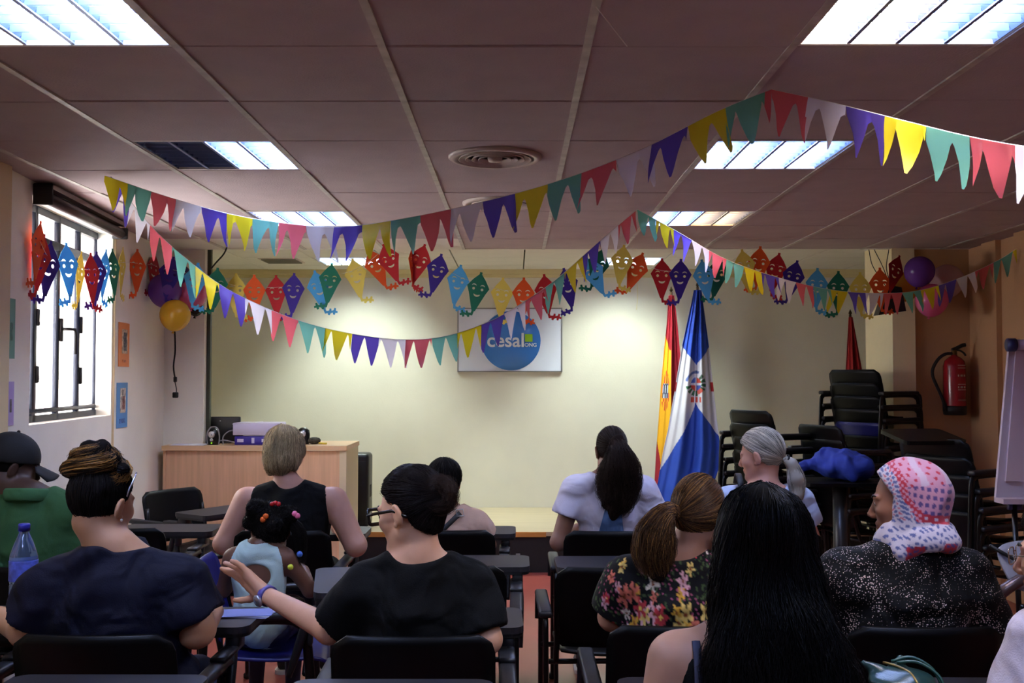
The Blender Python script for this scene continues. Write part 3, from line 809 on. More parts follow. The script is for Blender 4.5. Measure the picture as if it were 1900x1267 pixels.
flag('spanish_flag', 'red and yellow flag hanging on a pole left of the blue and white flag', (1246, 545), [(548, 1241, 1250), (600, 1238, 1256), (650, 1233, 1261), (720, 1227, 1268), (780, 1223, 1272), (830, 1219, 1272), (880, 1216, 1262), (925, 1214, 1252)], 9.45, spain, 1.6, amp=0.03)
flag('blue_white_flag', 'blue and white flag with a coat of arms draped on a pole on the stage', (1295, 536), [(538, 1288, 1302), (560, 1284, 1305), (645, 1266, 1316), (720, 1254, 1324), (800, 1240, 1333), (835, 1232, 1337), (870, 1226, 1334), (905, 1220, 1322), (942, 1216, 1312)], 9.2, dominican, 2.3, amp=0.04)
flag('red_flag', 'plain red flag furled on a pole behind the tall chair stack', (1579, 588), [(588, 1576, 1581), (640, 1573, 1592), (690, 1571, 1602), (780, 1568, 1614), (870, 1566, 1620)], 9.2, lambda u, v: (160, 18, 22), 2.2, amp=0.03)

# --- pedestal table with the blue bundle
tz = at(1550, 891, 6.55).z; tp = at(1552, 891, 6.55)
tbl = thing('pedestal_table', 'small dark pedestal table under the blue bundle', 'table', (tp.x, 6.55, 0))
obj('table_top', MB().prism(rrect(-0.24, -0.2, 0.22, 0.22, 0.05, 5), tz-0.022, tz), M_PLAST, tbl)
obj('table_column', MB().tube([(0.02, 0, 0.02), (0.02, 0, tz-0.02)], 0.045, 12), mat('dark grey column', (46, 46, 48), 0.35), tbl)
obj('table_foot', MB().lathe([(0.001, 0), (0.2, 0), (0.2, 0.015), (0.05, 0.03), (0.001, 0.035)], 20), M_PLAST, tbl)
# --- fire extinguisher on the wall
fe = thing('fire_extinguisher', 'red fire extinguisher with black hose hanging on the wall below the balloons', 'fire extinguisher', (at(1772, 770, 7.68).x, 7.68, at(1772, 770, 7.68).z))
M_RED = mat('extinguisher red', (150, 22, 34), 0.25, coat=0.3)
obj('cylinder', MB().lathe([(0.001, 0.05), (0.078, 0.05), (0.08, 0.07), (0.08, 0.36), (0.07, 0.40), (0.045, 0.425), (0.025, 0.435), (0.02, 0.445)], 28), M_RED, fe)
obj('base_ring', MB().lathe([(0.070, 0), (0.080, 0.005), (0.083, 0.05), (0.081, 0.068), (0.001, 0.068), (0.001, 0.0)], 28), M_BLACK, fe)
obj('valve', MB().lathe([(0.02, 0.44), (0.02, 0.475), (0.015, 0.48), (0.001, 0.48)], 12).tube([(-0.03, 0, 0.457), (0.02, 0, 0.457)], 0.008, 8), mat('valve brass', (120, 90, 50), 0.35, metal=0.7), fe)
obj('lever', MB().tube(catmull([(-0.015, 0, 0.48), (0.02, 0, 0.495), (0.06, 0, 0.515), (0.085, 0, 0.52)], 4), 0.014, 8, up=(0, 1, 0), ry=0.012).tube(catmull([(-0.01, 0, 0.482), (0.04, 0, 0.478), (0.07, 0, 0.46), (0.085, 0, 0.44)], 4), 0.007, 8, up=(0, 1, 0), ry=0.012), M_BLACK, fe)
obj('hose', MB().tube(catmull([(-0.02, -0.01, 0.455), (-0.07, -0.01, 0.45), (-0.12, -0.01, 0.415), (-0.16, -0.01, 0.35), (-0.165, -0.01, 0.29), (-0.14, -0.015, 0.22), (-0.11, -0.02, 0.15), (-0.09, -0.03, 0.085)], 6), 0.0115, 10), M_BLACK, fe)
obj('nozzle', MB().tube([(-0.09, -0.03, 0.09), (-0.085, -0.032, 0.03)], [0.014, 0.017], 10), M_BLACK, fe)
lb = MB()
for z, w in ((0.365, 0.07), (0.345, 0.06), (0.285, 0.05), (0.225, 0.06), (0.20, 0.05), (0.185, 0.06), (0.11, 0.06)):
    n = 8
    for i in range(n):
        a0 = -PI/2 + (-0.1 + 0.95*i/n); a1 = a0 + 0.95/n*0.8
        if z in (0.285, 0.20) and i % 3 == 1: continue
        h = 0.014 if z in (0.285, 0.20) else 0.005
        lb.add([(0.0808*math.cos(a0), 0.0808*math.sin(a0), z), (0.0808*math.cos(a1), 0.0808*math.sin(a1), z), (0.0808*math.cos(a1), 0.0808*math.sin(a1), z+h), (0.0808*math.cos(a0), 0.0808*math.sin(a0), z+h)], [(0, 1, 2, 3)])
obj('printed_label', lb, mat('pale label print', (196, 160, 160), 0.6), fe)
obj('wall_hook', MB().rbox((-0.02, 0.06, 0.36), (0.02, 0.115, 0.40), 0.004, 1), M_BLACK, fe)

# --- flip chart
FY = 5.2
f0 = at(1848, 930, FY); f1 = at(1872, 640, FY)
fc = thing('flip_chart', 'white flip chart pad on an easel at the right edge', 'flip chart', (f0.x + 0.36, FY, 0))
hz = f1.z; lz = f0.z
lean = Matrix.Translation((0, 0, 0)) @ Matrix.Shear('XY', 4, (0.0, 0.0))
M_PADP = mat('flip chart paper', (206, 184, 190), 0.7)
xl0, xl1 = f0.x - fc.location.x, f1.x - fc.location.x
def quad_board(x0b, x0t, x1, y, th, z0, z1):
    V = [(x0b, y, z0), (x1, y, z0), (x1, y, z1), (x0t, y, z1), (x0b, y+th, z0), (x1, y+th, z0), (x1, y+th, z1), (x0t, y+th, z1)]
    return MB().add(V, [(0, 1, 2, 3), (7, 6, 5, 4), (0, 4, 5, 1), (1, 5, 6, 2), (2, 6, 7, 3), (3, 7, 4, 0)])
obj('chart_board', quad_board(xl0, xl1, 0.45, 0.0, 0.02, lz + 0.02, hz - 0.02), mat('chart board', (196, 180, 188), 0.5), fc)
obj('paper_pad', quad_board(xl0 + 0.045, xl1 + 0.03, 0.43, -0.012, 0.012, lz + 0.10, hz - 0.03), M_PADP, fc)
obj('paper_roll', MB().tube([(xl1 + 0.02, -0.01, hz), (0.43, -0.01, hz)], 0.028, 14), M_PADP, fc)
obj('clamp_cap', MB().tube([(xl1 - 0.012, -0.01, hz), (xl1 + 0.025, -0.01, hz)], 0.034, 14), mat('navy plastic cap', (40, 44, 92), 0.4), fc)
obj('pen_tray', MB().box((xl0, -0.08, lz - 0.005), (0.45, 0.02, lz + 0.02)), mat('pink grey tray', (190, 168, 172), 0.5), fc)
obj('tray_knob', MB().rbox((xl0 + 0.05, -0.03, lz - 0.04), (xl0 + 0.12, 0.0, lz - 0.006), 0.004, 1), mat('navy plastic cap', (40, 44, 92)), fc)
for x in (xl0 + 0.08, 0.38): obj('easel_leg', MB().tube([(x, -0.02 if x < 0 else 0.02, lz), (x - 0.02, -0.12, 0.0)], 0.014, 8), M_METAL, fc)
obj('easel_leg', MB().tube([(0.05, 0.03, hz - 0.1), (0.05, 0.42, 0.0)], 0.014, 8), M_METAL, fc)
# ================================================================== bunting
PENN = {'y': sheet_mat('yellow bunting plastic', (226, 206, 40)), 't': sheet_mat('teal bunting plastic', (112, 178, 160)),
        'p': sheet_mat('pink red bunting plastic', (220, 100, 108)), 'w': sheet_mat('white bunting plastic', (230, 224, 232)),
        'v': sheet_mat('violet bunting plastic', (98, 78, 180))}
M_STR = mat('white string', (220, 215, 205), 0.7)

def path_len(P):
    L = [0.0]
    for a, b in zip(P, P[1:]): L.append(L[-1] + (b-a).length)
    return L
def sample(P, L, s):
    s = min(max(s, 0.0), L[-1])
    import bisect
    i = min(max(bisect.bisect_right(L, s) - 1, 0), len(P)-2)
    t = (s - L[i]) / max(1e-6, L[i+1]-L[i])
    return P[i].lerp(P[i+1], t), (P[i+1]-P[i]).normalized()

def bunting(name, label, ctrl, seq, cw, height, seed, pitch=0.088, band=0.028, lean=None):
    """ctrl: 3-D control points of the string; seq: colour letters; cw: length of one colour"""
    rnd = random.Random(seed)
    P = catmull(ctrl, 14); L = path_len(P)
    t = thing(name, label, 'bunting', tuple(P[0]))
    o = P[0]
    obj('string', MB().tube([p - o for p in P], 0.0022, 5), M_STR, t)
    n = int(L[-1] / cw) + 1
    cw = L[-1] / n if n < len(seq) else cw
    for i in range(n):
        s0, s1 = i*cw, min((i+1)*cw, L[-1])
        if s1 - s0 < 0.02: continue
        # break points where pennants start, peak and end
        S = [s0, s1]
        k0 = int(s0/pitch) - 1
        for k in range(k0, int(s1/pitch) + 2):
            for f in (0.0, 0.06, 0.2, 0.36, 0.46, 0.54, 0.64, 0.8, 0.94):
                x = (k+f)*pitch
                if s0 + 0.002 < x < s1 - 0.002: S.append(x)
        S = sorted(S)
        ph = rnd.uniform(0, 6.28); tilt = rnd.uniform(-0.25, 0.25); tw = rnd.uniform(-0.5, 0.5)
        V = []; NV = 5
        for s in S:
            c, tg = sample(P, L, s)
            q = (s/pitch) % 1.0
            tri = min(1.0, max(0.0, (0.5 - abs(q-0.5) - 0.03) / 0.41))
            bot = band + (height-band)*tri
            side = Vector((tg.y, -tg.x, 0)).normalized()      # towards the camera-ish
            down = (Vector((0, 0, -1)) + tg*0.10*tg.z).normalized()
            for j in range(NV+1):
                h = bot*j/NV
                out = side*(math.sin(tilt + tw*(q-0.5))*h*0.8 + 0.012*math.sin(ph + h*26 + s*9)*(h/height) + 0.003)
                slide = tg*(0.10*math.sin(ph*1.7)*h)
                V.append(c + down*h + out + slide - o)
        W = NV+1
        Fs = [(a*W+j, a*W+j+1, (a+1)*W+j+1, (a+1)*W+j) for a in range(len(S)-1) for j in range(NV)]
        obj('pennant', MB().add(V, Fs, True), PENN[seq[i % len(seq)]], t)
    return t

A0 = at(195, 320, 4.9); A0.z = CEIL - 0.01
APK = at(1432, 157, 3.42); APK.z = CEIL - 0.012
bunting('pennant_bunting', 'long pennant bunting with large flags from the left ceiling up to the right peak',
        [A0, at(300, 362, 4.78), at(420, 396, 4.65), at(540, 416, 4.5), at(640, 421, 4.38), at(760, 404, 4.22), at(900, 374, 4.05), at(1040, 335, 3.88), at(1190, 278, 3.7), at(1330, 208, 3.54), APK],
        'ytpwv', 0.1475, 0.15, 3, pitch=0.098)
bunting('pennant_bunting', 'pennant bunting running from the ceiling peak down to the right edge with the largest flags',
        [APK, at(1540, 190, 3.25), at(1700, 230, 3.0), at(1800, 254, 2.85), at(1900, 272, 2.7), at(2050, 290, 2.5)],
        'pwvyt', 0.152, 0.15, 5, pitch=0.100)
B1 = at(1182, 386, 5.9); B1.z = CEIL - 0.01
bunting('pennant_bunting', 'pennant bunting sagging lowest across the stage wall and over the sign',
        [A0 + Vector((0.02, 0.02, 0)), at(285, 425, 5.0), at(360, 492, 5.08), at(430, 541, 5.15), at(540, 590, 5.25), at(640, 617, 5.35), at(740, 630, 5.45), at(820, 625, 5.53), at(900, 600, 5.6), at(960, 568, 5.66), at(1030, 520, 5.74), at(1110, 450, 5.82), B1],
        'vwpty', 0.143, 0.15, 11, pitch=0.088, band=0.008)
bunting('pennant_bunting', 'pennant bunting from the middle ceiling past the balloons to the right wall',
        [B1, at(1260, 432, 6.05), at(1340, 478, 6.2), at(1420, 508, 6.36), at(1520, 534, 6.55), at(1610, 544, 6.7), at(1700, 540, 6.8), at(1780, 516, 6.87), at(1850, 484, 6.88), at(1886, 462, 6.84)],
        'tyvwp', 0.140, 0.14, 17, pitch=0.084, band=0.008)
# bare string end left hanging from the ceiling
obj_s = obj('loose_string', MB().tube(catmull([at(1106, 12, 2.65) * 1.0, at(1130, 42, 2.72), at(1150, 68, 2.78), at(1164, 86, 2.8)], 4), 0.002, 5), M_STR)
tag(obj_s, 'loose white string end hanging from the near ceiling rail', 'string')

# ================================================================== paper kite garland
KCOL = {'y': sheet_mat('yellow kite paper', (224, 202, 92), 0.25, 0.8), 'o': sheet_mat('orange kite paper', (226, 88, 26), 0.2, 0.8), 'r': sheet_mat('red kite paper', (178, 22, 32), 0.2, 0.8),
        'v': sheet_mat('violet kite paper', (54, 28, 132), 0.2, 0.8), 'b': sheet_mat('sky blue kite paper', (84, 172, 222), 0.25, 0.8), 'g': sheet_mat('green kite paper', (18, 110, 84), 0.2, 0.8)}
def poly_curve_mesh(polys, th):
    """2-D outline with holes, extruded to a thin sheet"""
    cu = bpy.data.curves.new('k', 'CURVE'); cu.dimensions = '2D'; cu.fill_mode = 'BOTH'; cu.extrude = th/2
    for p in polys:
        sp = cu.splines.new('POLY'); sp.points.add(len(p)-1)
        for q, (x, y) in zip(sp.points, p): q.co = (x, y, 0, 1)
        sp.use_cyclic_u = True
    o = bpy.data.objects.new('k', cu); C.objects.link(o)
    dg = bpy.context.evaluated_depsgraph_get()
    me = bpy.data.meshes.new_from_object(o.evaluated_get(dg))
    bpy.data.objects.remove(o, do_unlink=True); bpy.data.curves.remove(cu)
    for v in me.vertices: v.co = (v.co.x, v.co.z, v.co.y)       # stand it up: y -> z
    return me
def ellp(cx, cy, rx, ry, n=12): return [(cx + rx*math.cos(2*PI*i/n), cy + ry*math.sin(2*PI*i/n)) for i in range(n)]
KW, KH = 0.082, 0.265          # half width and height of a kite body
out = [(-0.009, 0.022), (0.009, 0.022), (0.009, 0.006), (0.045, -0.034), (KW, -0.088), (0.060, -0.135), (0.012, -KH+0.0), (-0.012, -KH), (-0.060, -0.135), (-KW, -0.088), (-0.045, -0.034), (-0.009, 0.006)]
def brow(cx, cy):
    up = [(cx + 0.017*math.cos(a), cy + 0.015*math.sin(a)) for a in [PI*i/8 for i in range(9)]]
    dn = [(cx + 0.015*math.cos(a), cy + 0.006*math.sin(a) + 0.001) for a in [PI*(8-i)/8 for i in range(9)]]
    return up + dn
smile = [(0.024*math.cos(a), -0.140 + 0.020*math.sin(a)) for a in [PI + PI*i/10 for i in range(11)]] + [(0.016*math.cos(a), -0.140 + 0.006*math.sin(a)) for a in [2*PI - PI*i/10 for i in range(1, 10)]]
kite_polys = [out, brow(-0.031, -0.082), brow(0.031, -0.082), ellp(-0.031, -0.103, 0.010, 0.010), ellp(0.031, -0.103, 0.010, 0.010), smile]
kite_me = {}; tail_me = {}
# zig-zag paper tail
tail = [(-0.008, 0.012), (0.010, 0.012), (0.014, -0.016), (0.034, -0.018), (0.040, -0.004), (0.052, -0.008), (0.050, -0.024), (0.066, -0.022), (0.074, -0.008), (0.086, -0.014), (0.080, -0.030), (0.092, -0.036), (0.088, -0.050), (0.074, -0.044), (0.066, -0.058), (0.054, -0.052), (0.056, -0.038), (0.040, -0.040), (0.030, -0.052), (0.018, -0.046), (0.020, -0.034), (0.0, -0.034)]
for c, m in KCOL.items():
    a = poly_curve_mesh(kite_polys, 0.0016); a.materials.append(m); kite_me[c] = a
    b = poly_curve_mesh([tail], 0.0016); b.materials.append(m); tail_me[c] = b
def garland(label, kites, face):
    """kites: (px, py of body centre, depth, colour, lean in degrees, tail side, extra yaw)"""
    pts = [at(px, py - 20, d) for px, py, d, *_ in kites]
    t = thing('kite_garland', label, 'garland', tuple(pts[0]))
    o = pts[0]
    for (px, py, d, c, lean_, side, yaw), p in zip(kites, pts):
        k = link('paper_kite', kite_me[c], None, t, at(px, py, d) + Vector((0, 0, 0.10)) - o)
        k.rotation_euler = (random.uniform(-0.08, 0.08), math.radians(lean_), face + yaw)
        k.location += Vector((0, random.uniform(-0.02, 0.02), 0))
        k.location.z = min(k.location.z, CEIL - 0.03 - o.z)
        tl = link('kite_tail', tail_me[c], None, k, (0, 0.001, -KH))
        if side < 0: tl.scale = (-1, 1, 1)
    s = []
    for (px, py, d, c, lean_, *_), p in zip(kites, pts): s.append(at(px, py - 8, d) + Vector((0, 0.012, 0.0)) - o)
    obj('garland_thread', MB().tube(s, 0.0012, 4), M_STR, t)
    return t
KD = 7.45
main = [(320, 508, 7.2, 'v', 10, 1, 0.5), (368, 520, 7.25, 'b', 8, 1, 0.3), (402, 528, 7.3, 'g', 5, -1, 0.4), (437, 538, KD, 'y', 0, 1, 0), (472, 541, KD, 'o', 0, -1, 0), (511, 541, KD, 'r', -2, 1, 0), (546, 538, KD, 'v', 3, -1, 0),
        (585, 533, KD, 'b', -14, 1, 0.2), (616, 520, KD, 'g', 6, -1, 0), (654, 510, KD, 'y', -12, 1, 0), (686, 492, KD, 'o', -24, 1, 0.2), (713, 468, KD, 'r', -22, 1, 0),
        (766, 480, KD, 'o', 0, 1, 1.25), (787, 478, KD, 'r', 18, 1, 0), (818, 502, KD, 'v', 14, -1, 0), (854, 522, KD, 'b', 10, 1, 0), (892, 536, KD, 'g', 12, -1, 0), (933, 546, KD, 'y', 4, 1, 0), (972, 546, KD, 'o', 2, 1, 0), (1010, 540, KD, 'r', -6, 1, 0), (1047, 528, KD, 'v', -12, -1, 0),
        (1090, 508, KD, 'b', -24, 1, 0), (1117, 492, KD, 'g', 16, -1, 0.2), (1157, 486, KD, 'y', 8, 1, 0), (1191, 500, KD, 'o', 22, -1, 0), (1229, 510, KD, 'r', 0, 1, 0), (1263, 512, KD, 'v', 2, -1, 0), (1302, 513, KD, 'b', -8, 1, 0), (1336, 508, KD, 'g', 10, -1, 0),
        (1377, 494, KD, 'y', -8, 1, 0), (1411, 488, KD, 'o', 6, -1, 0), (1446, 500, KD, 'r', 12, 1, 0), (1479, 514, KD, 'v', 14, -1, 0), (1518, 528, KD, 'b', 4, 1, 0), (1556, 534, KD, 'g', 2, -1, 0), (1597, 536, KD, 'y', 0, 1, 0), (1632, 528, KD, 'o', 0, 1, 0), (1667, 505, KD, 'r', 24, 1, 0.5)]
garland('garland of smiling paper kites strung across the front of the stage', main, 0.0)
wing = []
for px, py, c, le in ((72, 455, 'o', 4), (84, 480, 'r', 6), (96, 492, 'v', 10), (120, 492, 'b', -4), (148, 506, 'y', 8), (166, 508, 'r', -4), (180, 506, 'v', 0), (194, 500, 'b', 4), (208, 498, 'g', 0), (229, 494, 'y', 4), (256, 496, 'o', 2), (288, 500, 'r', 12)):
    off = -0.05 if px < 215 else -0.04
    u = wall_u(px, off); p = WA + wu*u + wn*off
    wing.append((px, py, p.y, c, le, 1 if px % 4 else -1, random.uniform(-0.25, 0.35)))
garland('garland of smiling paper kites hanging in front of the window', wing, math.atan2(wu.y, wu.x) - 0.35)

# ================================================================== balloons
def balloon(px, py, d, r, col, label, grp, elong=1.1, up=True):
    p = at(px, py, d)
    t = thing('balloon', label, 'balloon', tuple(p), group=grp)
    m = sheet_mat('balloon %s' % (col,), col, 0.35, 0.22)
    prof = []
    for i in range(17):
        a = -PI/2 + PI*i/16
        k = 1.0 if a > 0 else (1.0 - 0.10*math.sin(-a)**2)
        prof.append((max(0.001, r*math.cos(a)*k), r*math.sin(a)*(elong if a < 0 else 1.0)))
    obj('balloon_skin', MB().lathe(prof, 28), m, t, rot=(0.1, 0.15, 0))
    obj('balloon_knot', MB().lathe([(0.001, -r*elong+0.002), (0.007, -r*elong-0.006), (0.011, -r*elong-0.014), (0.001, -r*elong-0.012)], 10), m, t, rot=(0.1, 0.15, 0))
    return t
GL, GR = 'balloons on the left column', 'balloons on the right pillar'
balloon(306, 538, 7.3, 0.116, (126, 74, 168), 'large violet balloon in the left cluster beside the kites', GL)
balloon(330, 514, 7.6, 0.10, (70, 42, 120), 'dark violet balloon at the back of the left cluster', GL)
balloon(358, 545, 7.45, 0.102, (236, 130, 176), 'pink balloon at the right of the left cluster', GL)
balloon(325, 584, 7.2, 0.106, (222, 178, 52), 'yellow balloon at the bottom of the left cluster', GL)
balloon(363, 572, 7.65, 0.055, (30, 28, 30), 'small black balloon peeping out below the pink one', GL)
balloon(1706, 503, 7.25, 0.104, (112, 62, 156), 'violet balloon on the right pillar', GR)
balloon(1757, 521, 7.45, 0.118, (206, 168, 170), 'pale translucent pink balloon right of the violet one', GR)
balloon(1680, 531, 7.62, 0.104, (206, 140, 48), 'amber balloon partly hidden behind the violet one on the right', GR)
balloon(1729, 556, 7.3, 0.112, (232, 110, 160), 'bright pink balloon below the violet one on the right', GR)

# black box speaker hung by wires at the right pillar
bs = thing('hanging_speaker', 'black wedge speaker hung on wires in front of the right pillar', 'speaker', tuple(at(1650, 560, 7.55)))
obj('speaker_case', MB().prism([(-0.10, -0.10), (0.10, -0.07), (0.07, 0.10), (-0.02, 0.12)], -0.05, 0.06, Matrix.Rotation(PI/2, 4, 'X')), M_PC, bs)
o = bs.location
for a, b, c in (((1612, 463), (1620, 495), (1650, 540)), ((1622, 463), (1640, 500), (1655, 545)), ((1649, 463), (1645, 500), (1658, 540))):
    obj('speaker_wire', MB().tube(catmull([at(*a, 7.6) - o, at(*b, 7.58) - o, at(*c, 7.55) - o], 6), 0.003, 5), M_BLACK, bs)

# hanging power lead under the yellow balloon
pl = MB().tube(catmull([at(324, 612, 7.7), at(325, 650, 7.7), at(322, 680, 7.7), at(325, 702, 7.7)], 5), 0.005, 6)
pw = thing('power_lead', 'black plug lead hanging down the left column below the balloons', 'cable', tuple(at(325, 735, 7.7)))
off = Vector(pw.location)
obj('lead_cord', MB().tube(catmull([at(324, 612, 7.7) - off, at(325, 650, 7.7) - off, at(322, 680, 7.7) - off, at(325, 704, 7.7) - off], 5), 0.006, 6).tube(catmull([at(324, 706, 7.7) - off, at(327, 720, 7.7) - off, at(327, 730, 7.7) - off], 4), 0.004, 6), M_BLACK, pw)
obj('lead_joint', MB().rbox((-0.012, -0.012, 0.105), (0.010, 0.012, 0.145), 0.004, 1), M_BLACK, pw)
obj('lead_plug', MB().rbox((-0.018, -0.015, -0.012), (0.022, 0.015, 0.03), 0.007, 2), M_BLACK, pw)
wr_ = obj('ceiling_wire', MB().tube(catmull([at(424, 450, 7.7), at(416, 470, 7.7), at(402, 486, 7.68), at(392, 498, 7.66)], 5), [0.006]*16, 6), M_BLACK)
tag(wr_, 'black wire dropping from the ceiling above the left column', 'wire')
rb = obj('curled_ribbon', MB().tube(catmull([at(1182, 525, 7.45), at(1183, 550, 7.45), at(1181, 575, 7.45)], 5), 0.004, 4, ry=0.001), PENN['y'])
tag(rb, 'thin yellow ribbon hanging below the orange kite', 'ribbon')

# ================================================================== posters on the window wall
def poster(px0, px1, py0, py1, col, label, pics, name='wall_poster'):
    u0, u1 = wall_u(px0), wall_u(px1)
    pa = WM @ Vector((u0, -0.003, 0))
    za, zb = at(px0, py1, pa.y).z, at(px0, py0, pa.y).z
    t = thing(name, label, 'poster', tuple(WM @ Vector((u0, 0, za))), group='posters on the window wall')
    Mi = Matrix.Translation(-Vector(t.location)) @ WM
    obj('poster_sheet', MB().box((u0, -0.004, za), (u1, -0.001, zb), Mi), mat('poster %s' % (col,), col, 0.6), t)
    for (a, b, c, d, pc) in pics:
        obj('poster_print', MB().box((u0 + a*(u1-u0), -0.0055, za + c*(zb-za)), (u0 + b*(u1-u0), -0.004, za + d*(zb-za)), Mi), mat('print %s' % (pc,), pc, 0.6, noise=0.6, nscale=40), t)
poster(219, 239, 597, 680, (226, 130, 66), 'orange poster with a dark picture beside the window', [(0.3, 0.8, 0.3, 0.85, (196, 170, 140)), (0.42, 0.72, 0.36, 0.78, (70, 72, 84)), (0.35, 0.7, 0.1, 0.16, (190, 96, 40))])
poster(217, 237, 710, 795, (84, 142, 196), 'blue poster with a figure picture, below the orange poster', [(0.3, 0.8, 0.33, 0.88, (206, 190, 170)), (0.4, 0.72, 0.40, 0.70, (150, 70, 66)), (0.4, 0.6, 0.72, 0.84, (80, 66, 60)), (0.25, 0.75, 0.1, 0.2, (60, 100, 160))])
poster(15, 26, 553, 665, (96, 150, 128), 'green poster edge at the far left wall', [(0.3, 0.6, 0.3, 0.6, (60, 110, 92))])
poster(15, 26, 708, 790, (168, 146, 200), 'lilac poster edge at the far left wall, below the green one', [(0.3, 0.6, 0.3, 0.6, (90, 80, 90))])
# ================================================================== body building: blended distance fields turned into one smooth mesh
def axis(lo, hi, h, fine=()):
    out = [lo]; x = lo
    while x < hi:
        st = h
        for a, b, f in fine:
            if a - 0.012 <= x < b: st = min(st, f)
        x += st; out.append(x)
    return np.array(out, dtype=np.float32)

def rotm(yaw=0, pitch=0, roll=0):
    """head/hand frame; yaw > 0 turns left, pitch > 0 looks up, roll > 0 tips to the right"""
    return np.array((Matrix.Rotation(math.radians(yaw), 3, 'Z') @ Matrix.Rotation(math.radians(pitch), 3, 'X') @ Matrix.Rotation(math.radians(roll), 3, 'Y')), dtype=np.float32)

class Field:
    def __init__(s, lo, hi, h, fx=(), fy=(), fz=()):
        s.ax = [axis(lo[i], hi[i], h, f) for i, f in enumerate((fx, fy, fz))]
        s.v = np.full([len(a) for a in s.ax], 0.06, dtype=np.float32)
    def block(s, lo, hi):
        sl = []
        for a, l, h in zip(s.ax, lo, hi):
            i0 = int(np.searchsorted(a, l)); i1 = int(np.searchsorted(a, h))
            if i1 <= i0: return None
            sl.append(slice(i0, i1))
        X = s.ax[0][sl[0]][:, None, None]; Y = s.ax[1][sl[1]][None, :, None]; Z = s.ax[2][sl[2]][None, None, :]
        return tuple(sl), X, Y, Z
    def put(s, sl, d, k, mode):
        a = s.v[sl]
        if mode == 'add':
            h = np.maximum(k - np.abs(a - d), 0) / k
            s.v[sl] = np.minimum(a, d) - h*h*k*0.25
        else:
            d = -d
            h = np.maximum(k - np.abs(a - d), 0) / k
            s.v[sl] = np.maximum(a, d) + h*h*k*0.25
    def cap(s, a, b, ra, rb=None, k=0.02, T=None, clip=(), mode='add', sq=None):
        """tapered capsule a-b; T = (R, origin) puts it in a local frame; sq = (axis vector, factor) flattens it"""
        rb = ra if rb is None else rb
        a = np.array(a, np.float32); b = np.array(b, np.float32)
        if T is not None: a = T[0] @ a + T[1]; b = T[0] @ b + T[1]
        R = max(ra, rb) + k + 0.03
        bl = s.block(np.minimum(a, b) - R, np.maximum(a, b) + R)
        if bl is None: return s
        sl, X, Y, Z = bl
        px, py, pz = X - a[0], Y - a[1], Z - a[2]
        ba = b - a; L2 = float(ba @ ba) + 1e-9
        t = np.clip((px*ba[0] + py*ba[1] + pz*ba[2]) / L2, 0, 1)
        dx, dy, dz = px - t*ba[0], py - t*ba[1], pz - t*ba[2]
        q = dx*dx + dy*dy + dz*dz
        if sq is not None:
            n = np.array(sq[0], np.float32)
            if T is not None: n = T[0] @ n
            e = dx*n[0] + dy*n[1] + dz*n[2]
            q = q + e*e*(1/sq[1]**2 - 1)
        d = np.sqrt(q) - (ra + (rb-ra)*t)
        for p0, n in clip:
            d = np.maximum(d, (X-p0[0])*n[0] + (Y-p0[1])*n[1] + (Z-p0[2])*n[2])
        s.put(sl, d, k, mode)
        return s
    def ell(s, c, r, k=0.02, T=None, mode='add', R=None, clip=None):
        c = np.array(c, np.float32); Rm = np.eye(3, dtype=np.float32) if R is None else R
        if T is not None: c = T[0] @ c + T[1]; Rm = T[0] @ Rm
        m = max(r) + k + 0.03
        bl = s.block(c - m, c + m)
        if bl is None: return s
        sl, X, Y, Z = bl
        px, py, pz = X - c[0], Y - c[1], Z - c[2]
        lx = px*Rm[0, 0] + py*Rm[1, 0] + pz*Rm[2, 0]
        ly = px*Rm[0, 1] + py*Rm[1, 1] + pz*Rm[2, 1]
        lz = px*Rm[0, 2] + py*Rm[1, 2] + pz*Rm[2, 2]
        k0 = np.sqrt((lx/r[0])**2 + (ly/r[1])**2 + (lz/r[2])**2)
        k1 = np.sqrt((lx/r[0]**2)**2 + (ly/r[1]**2)**2 + (lz/r[2]**2)**2) + 1e-6
        d = k0*(k0-1)/k1
        if clip is not None: d = np.maximum(d, clip(X, Y, Z))
        s.put(sl, d, k, mode)
        return s
    def chain(s, pts, rad, k=0.02, **kw):
        for i in range(len(pts)-1): s.cap(pts[i], pts[i+1], rad[i], rad[i+1], k, **kw)
        return s
    def cut(s, p0, n):
        X = s.ax[0][:, None, None]; Y = s.ax[1][None, :, None]; Z = s.ax[2][None, None, :]
        s.v = np.maximum(s.v, (X-p0[0])*n[0] + (Y-p0[1])*n[1] + (Z-p0[2])*n[2]); return s
    def folds(s, amp, kv, seed=1, n=5):
        r = np.random.default_rng(seed)
        X = s.ax[0][:, None, None]; Y = s.ax[1][None, :, None]; Z = s.ax[2][None, None, :]
        f = 0
        for i in range(n):
            k = np.array(kv, np.float32) * r.uniform(0.5, 1.5, 3) * r.choice([-1, 1], 3)
            w = r.uniform(6, 14, 3) * r.choice([-1, 1], 3)
            f = f + np.sin(k[0]*X + k[1]*Y + k[2]*Z + 1.6*np.sin(w[0]*X + w[1]*Y + w[2]*Z + i) + r.uniform(0, 6))
        s.v = s.v + (amp/n*1.8) * f.astype(np.float32); return s
    def mesh(s, name):
        V, Q = nets(s.v, s.ax)
        return mesh_from_arrays(name, V, Q, 4)

